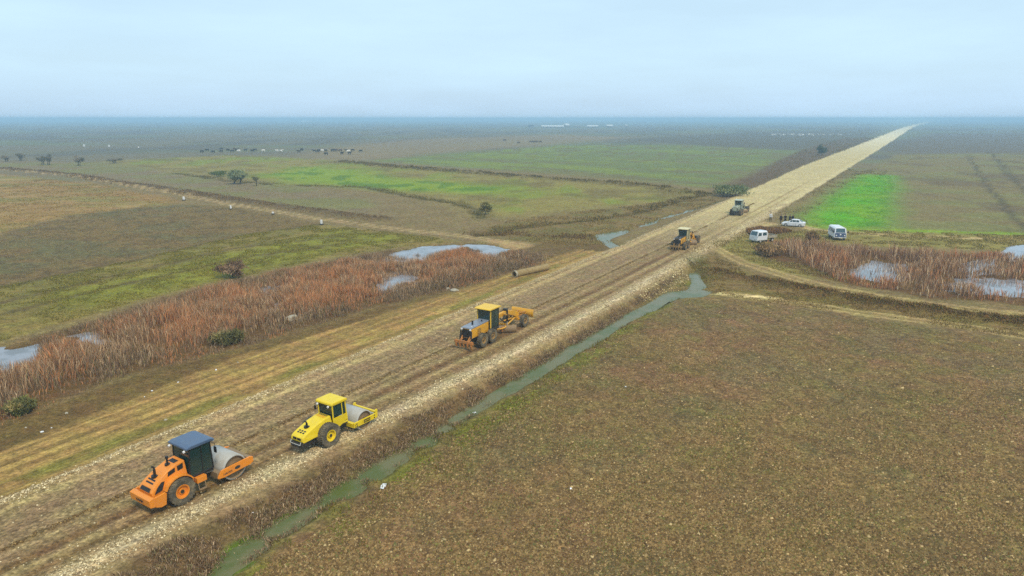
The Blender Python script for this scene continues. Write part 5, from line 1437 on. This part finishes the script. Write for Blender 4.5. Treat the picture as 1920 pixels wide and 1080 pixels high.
def animal(kind, mat, graze):
    k = 1.0
    if kind == 'cow':
        P = dict(rump=(-.75, 0, 1.15, .26), hip=(-.55, 0, 1.12, .32), belly=(0, 0, 1.02, .36), chest=(.50, 0, 1.05, .34), wither=(.68, 0, 1.18, .25))
        P.update(dict(neck=(.98, 0, 1.0, .17), head=(1.18, 0, .58, .13), muz=(1.28, 0, .30, .085)) if graze else dict(neck=(1.02, 0, 1.36, .17), head=(1.30, 0, 1.46, .14), muz=(1.58, 0, 1.30, .09)))
        lg, fr, hr_, lr = 1.0, .52, -.60, .075
        tail = [(-.98, 0, 1.1, .035), (-1.05, 0, .55, .03)]
    else:
        P = dict(rump=(-.38, 0, .62, .17), hip=(-.28, 0, .60, .20), belly=(0, 0, .58, .23), chest=(.26, 0, .60, .20), wither=(.35, 0, .66, .15))
        P.update(dict(neck=(.50, 0, .52, .09), head=(.60, 0, .30, .075), muz=(.66, 0, .14, .05)) if graze else dict(neck=(.50, 0, .74, .09), head=(.64, 0, .82, .075), muz=(.78, 0, .74, .05)))
        lg, fr, hr_, lr = .55, .26, -.30, .038
        tail = [(-.50, 0, .56, .03), (-.52, 0, .36, .025)]
    E_ = [('rump', 'hip'), ('hip', 'belly'), ('belly', 'chest'), ('chest', 'wither'), ('wither', 'neck'), ('neck', 'head'), ('head', 'muz')]
    P['t1'] = tail[0]; P['t2'] = tail[1]; E_ += [('rump', 't1'), ('t1', 't2')]
    wd = .19 if kind == 'cow' else .10
    for sd_ in (1, -1):
        L_ = str(sd_)
        P['fa' + L_] = (fr, sd_ * wd, lg * .78, lr * 1.7); P['fk' + L_] = (fr + .02, sd_ * wd, lg * .40, lr); P['fh' + L_] = (fr, sd_ * wd, .03, lr * .9)
        P['ha' + L_] = (hr_ + .08, sd_ * wd, lg * .72, lr * 2.0); P['hk' + L_] = (hr_ - .10, sd_ * wd, lg * .38, lr); P['hh' + L_] = (hr_ - .04, sd_ * wd, .03, lr * .9)
        E_ += [('chest', 'fa' + L_), ('fa' + L_, 'fk' + L_), ('fk' + L_, 'fh' + L_), ('hip', 'ha' + L_), ('ha' + L_, 'hk' + L_), ('hk' + L_, 'hh' + L_)]
        P['ear' + L_] = tuple(Vector(P['head'][:3]) + Vector((-.08, sd_ * (.20 if kind == 'cow' else .11), .06))) + (.035 if kind == 'cow' else .02,)
        E_.append(('head', 'ear' + L_))
    return skin_body(kind, P, E_, [mat], lambda c: 0, 1, 0)
COWS = {}
for mk_ in ('cow_k', 'cow_b', 'cow_w'):
    for g_ in (0, 1): COWS[mk_, g_] = animal('cow', M[mk_], g_)
used = set()
def put_cow(px, py, m, label, group, sc=1.0):
    g_ = rnd.random() < .7
    src = COWS[m, int(g_)]
    if (m, int(g_)) in used: o = src.copy(); COL.objects.link(o)
    else: o = src; used.add((m, int(g_)))
    tag(o, label, 'cow', group)
    stand(o, px, py, rnd.choice((80, 95, 110, 265, 280, 250)) + rnd.uniform(-20, 20)); o.scale = (sc,) * 3
herd = [(137, 165, 'k'), (185, 152, 'k'), (238, 168, 'k'), (312, 142, 'k'), (312, 166, 'k'), (372, 152, 'k'), (410, 162, 'k'), (432, 145, 'b'), (452, 151, 'k'), (470, 160, 'w'), (530, 153, 'k'), (590, 158, 'k'), (615, 150, 'k'),
        (692, 158, 'w'), (810, 159, 'w'), (852, 161, 'w'), (1010, 165, 'k'), (1036, 148, 'k'), (1148, 160, 'k'), (1190, 156, 'k'), (1220, 158, 'w'), (1248, 158, 'k'), (1257, 186, 'k'), (1312, 155, 'k'), (1330, 152, 'k'),
        (1344, 153, 'b'), (1385, 155, 'b'), (1398, 181, 'k'), (1440, 156, 'k'), (1458, 162, 'w'), (1466, 181, 'k'), (1492, 153, 'k'), (1568, 160, 'k'), (1180, 166, 'k')]
COLN = dict(k='black', b='brown', w='white')
for x, y, c in herd:
    half = 'left half' if x < 650 else ('middle' if x < 1100 else 'right half')
    row = 'nearer the camera' if y > 163 else ('in the rear rank' if y < 153.5 else 'in the middle rank')
    put_cow(350 + x / 4.8, 250 + y / 4.8 + 2, 'cow_' + c, f'{COLN[c]} cow {row} in the {half} of the far herd', 'cattle of the far herd', 1.15)
for x, y in ((995, 267.6), (999, 267.4), (1003, 267.5), (1007, 267.3), (1013, 267.5), (972, 269.4)):
    put_cow(x, y, 'cow_b', 'brown cow in the small far row beyond the green field', 'cattle in the far row', 1.2)
put_cow(946, 265, 'cow_b', 'lone brown cow standing apart on the tan plain', None, 1.4)
for k_, o in COWS.items():
    if k_ not in used: bpy.data.objects.remove(o)
SHEEP = [animal('sheep', M['wool'], g_) for g_ in (0, 1)]
first = [True, True]
for i in range(75):
    g_ = int(rnd.random() < .6)
    if first[g_]: o = SHEEP[g_]; first[g_] = False
    else: o = SHEEP[g_].copy(); COL.objects.link(o)
    u = rnd.random()
    tag(o, 'white sheep in the far flock left of the road', 'sheep', 'sheep of the far flock')
    stand(o, 1446 + 80 * u + (78 * rnd.random() if rnd.random() < .4 else 0), 253.2 + rnd.gauss(0, 1.0) - .012 * u, rnd.uniform(0, 360)); o.scale = (1.5,) * 3

# ------------------------------------------------------------------ trees, bushes, buildings, small things
def plant(name, label, cat, px, py, w, h, cols, trunks, n, leaf, group=None, base=.3, az=0, zref=ZF):
    t = empty(name, label, cat, group)
    if trunks:
        m = MB()
        for (x0, x1, y1, zt, r) in trunks:
            m.tube([(x0, 0, -.1), (x0 * .5 + x1 * .5, y1 * .5, zt * .55), (x1, y1, zt)], [r, r * .8, r * .5], 7)
            for k in range(5):
                a = rnd.uniform(0, 6.28); e = rnd.uniform(.25, .42) * w
                m.tube([(x1, y1, zt * rnd.uniform(.7, 1)), (x1 + e * math.cos(a) * .5, y1 + e * math.sin(a) * .5, zt + (h - zt) * .4), (x1 + e * math.cos(a), y1 + e * math.sin(a), zt + (h - zt) * rnd.uniform(.5, .8))], [r * .45, r * .3, r * .12], 5)
        m.build('trunk', M['bark'], t)
    # crown: small twig and leaf blades grouped in clumps, gaps between
    nc = max(6, int(n / 70))
    d = rng.normal(0, 1, (nc, 3)); d /= np.linalg.norm(d, axis=1)[:, None]
    cen = d * (rng.random((nc, 1)) ** .45) * np.array([w / 2, w / 2, (h - base) / 2]) * .82
    cen[:, 2] += base + (h - base) / 2
    cc = cvar(nc, cols, [1] * len(cols), .25) * 1.35
    i = rng.integers(0, nc, n)
    p = cen[i] + rng.normal(0, 1, (n, 3)) * np.array([w, w, h - base]) * .085
    p[:, 2] = np.maximum(p[:, 2], .02)
    a = rng.normal(0, 1, (n, 3)); a[:, 2] = np.abs(a[:, 2]) * 1.6 + .3; a /= np.linalg.norm(a, axis=1)[:, None]
    b = np.cross(a, rng.normal(0, 1, (n, 3))); b /= np.linalg.norm(b, axis=1)[:, None]
    l = leaf * rng.uniform(.5, 1.4, (n, 1))
    V = np.stack([p - b * l * .18, p + b * l * .18, p + a * l], 1)
    npmesh('crown', V.reshape(-1, 3), np.arange(3 * n).reshape(-1, 3), REED, (('col', 'FLOAT_COLOR', np.repeat(cc[i] * rng.uniform(.8, 1.2, (n, 1)), 3, 0)),), False, t)
    return stand(t, px, py, az, zref=zref)
GG = [(104, 118, 92), (90, 104, 80), (120, 130, 104)]
plant('willow_tree', 'grey green willow with two leaning dark trunks in the meadow', 'tree', 445, 345, 7.0, 4.6, GG, [(-1.3, -.2, .2, 1.6, .28), (.9, 1.3, .1, 1.6, .25)], 3000, .5, base=1.2, az=90)
plant('small_tree', 'small sparse tree on a thin trunk right of the willow', 'tree', 481, 349, 2.9, 3.2, [(92, 92, 58), (84, 88, 60)], [(0, .1, 0, 1.9, .13)], 500, .4, base=1.6, az=90)
for x, y, w, h, lab in ((39, 301, 7.5, 4.2, 'dark dense bush tree near the left edge of the plain'), (12, 303, 4, 3, 'small dim tree at the far left edge'), (80, 309, 5, 4.6, 'left one of two dark trees standing close together'),
                        (91, 309.5, 5, 5, 'right one of two dark trees standing close together'), (148, 311, 6, 4.6, 'lone dark tree with a forked trunk right of the tree pair'), (215, 306, 8, 2.6, 'low dim clump of growth right of the lone forked tree')):
    plant('plain_tree', lab, 'tree', x, y, w, h, [(96, 94, 92), (108, 104, 98), (88, 90, 82)], [(-.4, 0, 0, 1.6, .2), (.5, .7, 0, 1.6, .18)], 420, .7, 'dark trees at the far left', base=.5, az=90)
plant('roadside_bush', 'dark green bushes behind the grey green grader on the left roadside', 'bush', 1372, 368, 11, 3.2, [(92, 108, 76), (108, 118, 88), (80, 96, 68)], [(0, .4, 0, 1.2, .12)], 3000, .55, base=.1, az=90)
plant('roadside_bush', 'grey green bush further along the left roadside', 'bush', 1540, 291, 7, 6, [(70, 84, 74), (60, 72, 62)], [(0, 0, 0, 1.6, .15)], 1500, .8, base=.3, az=90)
plant('meadow_bush', 'olive bush in the hollow at the bend of the field ditch', 'bush', 910, 402, 3.2, 2.8, [(80, 84, 48), (96, 92, 58)], [(0, 0, 0, 1, .08)], 1200, .35, base=.1, az=90)
plant('meadow_bush', 'dark leafy bush beside the meadow left of the willow', 'bush', 412, 331, 9, 2.2, [(76, 92, 40), (70, 84, 44)], None, 1200, .5, base=.0, az=90)
plant('bare_bush', 'reddish brown bare bush behind the left reeds', 'bush', 436, 520, 4.4, 2.3, [(108, 90, 76), (96, 80, 68), (118, 102, 88)], [(0, 0, 0, .7, .06), (.3, .6, .2, .7, .05)], 1500, .42, base=.1, az=90)
plant('marsh_shrub', 'dark olive shrub at the near edge of the left reeds', 'bush', 428, 641, 3.4, 1.2, [(92, 92, 60), (76, 78, 50), (118, 110, 84)], None, 2600, .32, base=.0, az=60)
plant('marsh_shrub', 'dark green shrub in the reeds at the lower left', 'bush', 42, 772, 2.6, 1.1, [(92, 98, 60), (78, 82, 52), (120, 112, 80)], None, 2400, .28, base=.0, az=60)
plant('marsh_shrub', 'dark brown shrub beside the white pickup', 'bush', 1442, 478, 5.2, 1.9, [(124, 104, 80), (104, 90, 66), (136, 120, 90)], None, 2600, .42, base=.0, az=60)
plant('marsh_shrub', 'dark weedy shrub at the top of the right reeds', 'bush', 1522, 456, 2.6, 2.2, [(126, 104, 78), (108, 94, 68)], None, 1400, .4, base=.0, az=60)

def barn(label, px, py, ln, dp, hw, hr_, az, roof, wall, doors=3):
    t = empty('farm_building', label, 'building', 'farm buildings on the far plain')
    MB().box(-ln / 2, ln / 2, -dp / 2, dp / 2, 0, hw).build('wall', wall, t)
    MB().add([(x, y, z) for x in (-ln / 2 - .4, ln / 2 + .4) for y, z in ((-dp / 2 - .4, hw - .15), (0, hw + hr_), (dp / 2 + .4, hw - .15), (0, hw + .05))],
             [(0, 1, 2, 3), (4, 7, 6, 5), (0, 4, 5, 1), (1, 5, 6, 2), (2, 6, 7, 3), (3, 7, 4, 0)]).build('roof', roof, t)
    for k in range(doors):
        x = -ln / 2 + ln * (k + .5) / doors
        MB().box(x - 1.2, x + 1.2, -dp / 2 - .06, -dp / 2, 0, min(2.6, hw * .85)).build('door', M['dark'], t)
    return stand(t, px, py, az)
barn('long low farm shed with a white roof, longest of the far buildings', 1036, 239.5, 52, 12, 3.0, 2.6, 90, M['roofm'], M['wallm'], 6)
barn('tall farm barn with a pale gabled roof right of the longest shed', 1061, 238.8, 14, 16, 5.0, 4.0, 40, M['roofm'], M['wallm'], 2)
barn('grey farm house at the left end of the far buildings', 996, 239.5, 11, 9, 4.0, 2.6, 60, M['dark'], M['wallm'], 2)
barn('low grey farm shed in the middle of the far buildings', 1083, 238.8, 16, 8, 2.6, 1.4, 90, M['wallm'], M['wallm'], 2)
barn('mid length farm shed with a bright white roof', 1111, 239.3, 25, 12, 3.0, 2.6, 94, M['roofm'], M['wallm'], 4)
barn('short farm shed with a white roof at the right end', 1143, 239.3, 13, 11, 4.2, 2.8, 100, M['roofm'], M['wallm'], 2)
barn('small pale shed standing apart right of the farm', 1174, 239.5, 4, 5, 5.5, 1.5, 90, M['roofm'], M['wallm'], 1)
barn('faint white shed low on the far left horizon', 575, 229.3, 60, 14, 3.5, 3, 90, M['roofm'], M['wallm'], 3)

def post(px, py, label, h=1.0, w=.34):
    t = empty('marker_post', label, 'post', 'white marker posts on the fields')
    MB().box(-w / 2 - .12, w / 2 + .12, -w / 2 - .12, w / 2 + .12, -.1, .22).build('footing', M['dark'], t)
    MB().prism([(-w / 2, .22), (-w / 2, h - .1), (-w * .3, h), (w * .3, h), (w / 2, h - .1), (w / 2, .22)], -w / 2, w / 2).build('pillar', M['lamp'], t, bevel=.02)
    return stand(t, px, py, rnd.uniform(0, 60))
post(603, 421.5, 'white marker post by the dirt track, nearest of its row', 1.05, .32)
post(512, 402, 'tiny white marker post in the brown field edge', .6, .3)
post(433, 392.5, 'white marker post beside the brown field corner', 1.0, .34)
post(345, 376, 'white marker post farthest up the dirt track', 1.0, .4)
post(158, 275.5, 'far white marker post, leftmost of three on the dark plain', 1.9, .8)
post(205, 276, 'far white marker post, middle of three on the dark plain', 1.7, .8)
post(260, 278, 'far white marker post, rightmost of three on the dark plain', 1.3, .7)

def make_pipe():
    L0, L1 = np.array(gp(964, 520, ZF)), np.array(gp(1026, 506, ZF))
    ln = float(np.linalg.norm(L1 - L0))
    t = empty('culvert_pipe', 'long weathered pipe lying on the ground left of the road', 'pipe')
    MB().lathe([(.36, 0), (.46, 0), (.46, ln), (.36, ln)], 24).build('pipe_wall', M['pipe'], t)
    MB().lathe([(.46, 0), (.50, -.01), (.50, .25), (.46, .26)], 24, closed=False).build('collar', M['concrete'], t)
    t.location = (L0[0], L0[1], ground_z(*L0) + .42)
    d = L1 - L0; t.rotation_euler = (0, 0, math.atan2(d[1], d[0]) - math.pi / 2)
    return t
make_pipe()
# culvert mouth under the road, pole across the pit
t = empty('road_culvert', 'dark mouth of a concrete culvert pipe under the road edge', 'culvert')
MB().lathe([(.38, 0), (.50, 0), (.50, 2.0), (.38, 2.0)], 20).build('pipe_wall', M['concrete'], t)
MB().cyl((0, 1.2, 0), (0, 1.22, 0), .40, n=20).build('dark_inside', M['black'], t)
x, y = gp(1284, 501, ZF); t.location = (x, y, -.50); t.rotation_euler = (0, 0, R(60))
t = empty('fallen_pole', 'pale wooden pole lying across the pit below the culvert', 'pole')
a, b = np.array(gp(1287, 486, ZF)), np.array(gp(1304, 498, ZF))
MB().cyl((0, 0, 0), (float(np.linalg.norm(b - a)), 0, 0), .07, .05, 8).build('shaft', M['wood'], t)
t.location = (a[0], a[1], ground_z(*a) + .12); t.rotation_euler = (0, 0, math.atan2(b[1] - a[1], b[0] - a[0]))

def rock(px, py, r, label, mat, flat=.6, group='loose stones beside the road', name='stone', cat='stone'):
    bm = bmesh.new(); bmesh.ops.create_icosphere(bm, subdivisions=2, radius=r)
    sx, sy = rnd.uniform(.8, 1.4), rnd.uniform(.7, 1.1)
    for v in bm.verts:
        k = 1 + .55 * (float(vn(np.array([v.co.x / r * 1.3 + px]), np.array([v.co.y / r * 1.3 + v.co.z / r * 1.7 + py]), 77)[0]) - .5)
        v.co = Vector((v.co.x * sx * k, v.co.y * sy * k, v.co.z * flat * k))
    me = bpy.data.meshes.new(name); bm.to_mesh(me); bm.free(); me.materials.append(mat)
    o = bpy.data.objects.new(name, me); COL.objects.link(o); tag(o, label, cat, group)
    stand(o, px, py, rnd.uniform(0, 360)); o.location.z += r * flat * .45
    return o
rock(851, 545, .55, 'pale flat slab at the edge of the reeds', M['concrete'], .35)
rock(840, 541, .3, 'whitish stone left of the pale flat slab', M['concrete'], .6)
rock(547, 598, .55, 'grey boulder below the thin reeds', M['concrete'], .7)
for x, y, r_, lab in ((79, 811, .12, 'white stone on the bare brown strip, farthest left'), (97, 803, .07, 'small white stone right of the leftmost one'), (49, 803, .10, 'brown stone at the far left of the bare strip'),
                      (285, 733, .10, 'white stone alone in the middle of the bare strip'), (271, 744, .07, 'small pale stone beside the lone white stone'), (334, 717, .09, 'round white stone on the upper edge of the straw strip'), (405, 694, .12, 'bright white stone near the bend of the straw strip'),
                      (446, 680, .10, 'pale stone highest up the bare strip'), (311, 788, .14, 'flat pale stone in the straw strip'), (125, 776, .16, 'brown clod stone above the straw strip')):
    rock(x, y, r_ * .8, lab, M['lamp'] if 'white' in lab else M['concrete'], .7)
for x, y, r_, lab in ((1173, 725, .10, 'white stone alone on the ploughed field right of the ditch'), (1070, 917, .12, 'white stone low on the ploughed field'), (474, 962, .09, 'white stone on the weedy bank near the ditch'), (636, 925, .08, 'white stone on the grass plug in the ditch'), (1273, 545, .22, 'white block at the end of the ditch water')):
    rock(x, y, r_ * .6, lab, M['lamp'], .7)
def rag(px, py, label, w, h):
    m = MB(); n = 7; v = []
    for i in range(n):
        for j in range(n):
            a, b = i / (n - 1) - .5, j / (n - 1) - .5
            v.append((a * w + .03 * rnd.random(), b * h + .03 * rnd.random(), .06 + .10 * rnd.random() * (1 - 1.6 * abs(a))))
    v += [(x, y, z - .012) for x, y, z in v]
    f = [(i * n + j, (i + 1) * n + j, (i + 1) * n + j + 1, i * n + j + 1) for i in range(n - 1) for j in range(n - 1)]
    f += [tuple(q + n * n for q in p[::-1]) for p in f]
    o = m.add(v, f).build('plastic_bag', M['plastic'])
    tag(o, label, 'plastic bag', 'plastic bags by the ditch'); stand(o, px, py, rnd.uniform(0, 90))
rag(890, 765, 'white plastic bag floating at the edge of the ditch water', .42, .26)
rag(719, 906, 'crumpled white plastic bag on the field edge below the ditch', .62, .26)
#@@V1
# ------------------------------------------------------------------ air
hz = MB().box(-12500, 12500, -3400, 12400, -2.7, CAM_H + 4).build('haze', mat_new('haze_air')[0])
hm = hz.data.materials[0]
hn = hm.node_tree; hn.nodes.clear()
ho = hn.nodes.new('ShaderNodeOutputMaterial'); pv = hn.nodes.new('ShaderNodeVolumePrincipled')
pv.inputs['Color'].default_value = (*HAZE_COLOR, 1)
pv.inputs['Density'].default_value = HAZE_DENSITY
hn.links.new(pv.outputs['Volume'], ho.inputs['Volume'])
tag(hz, 'pale blue haze over the plain', 'haze', kind='stuff')
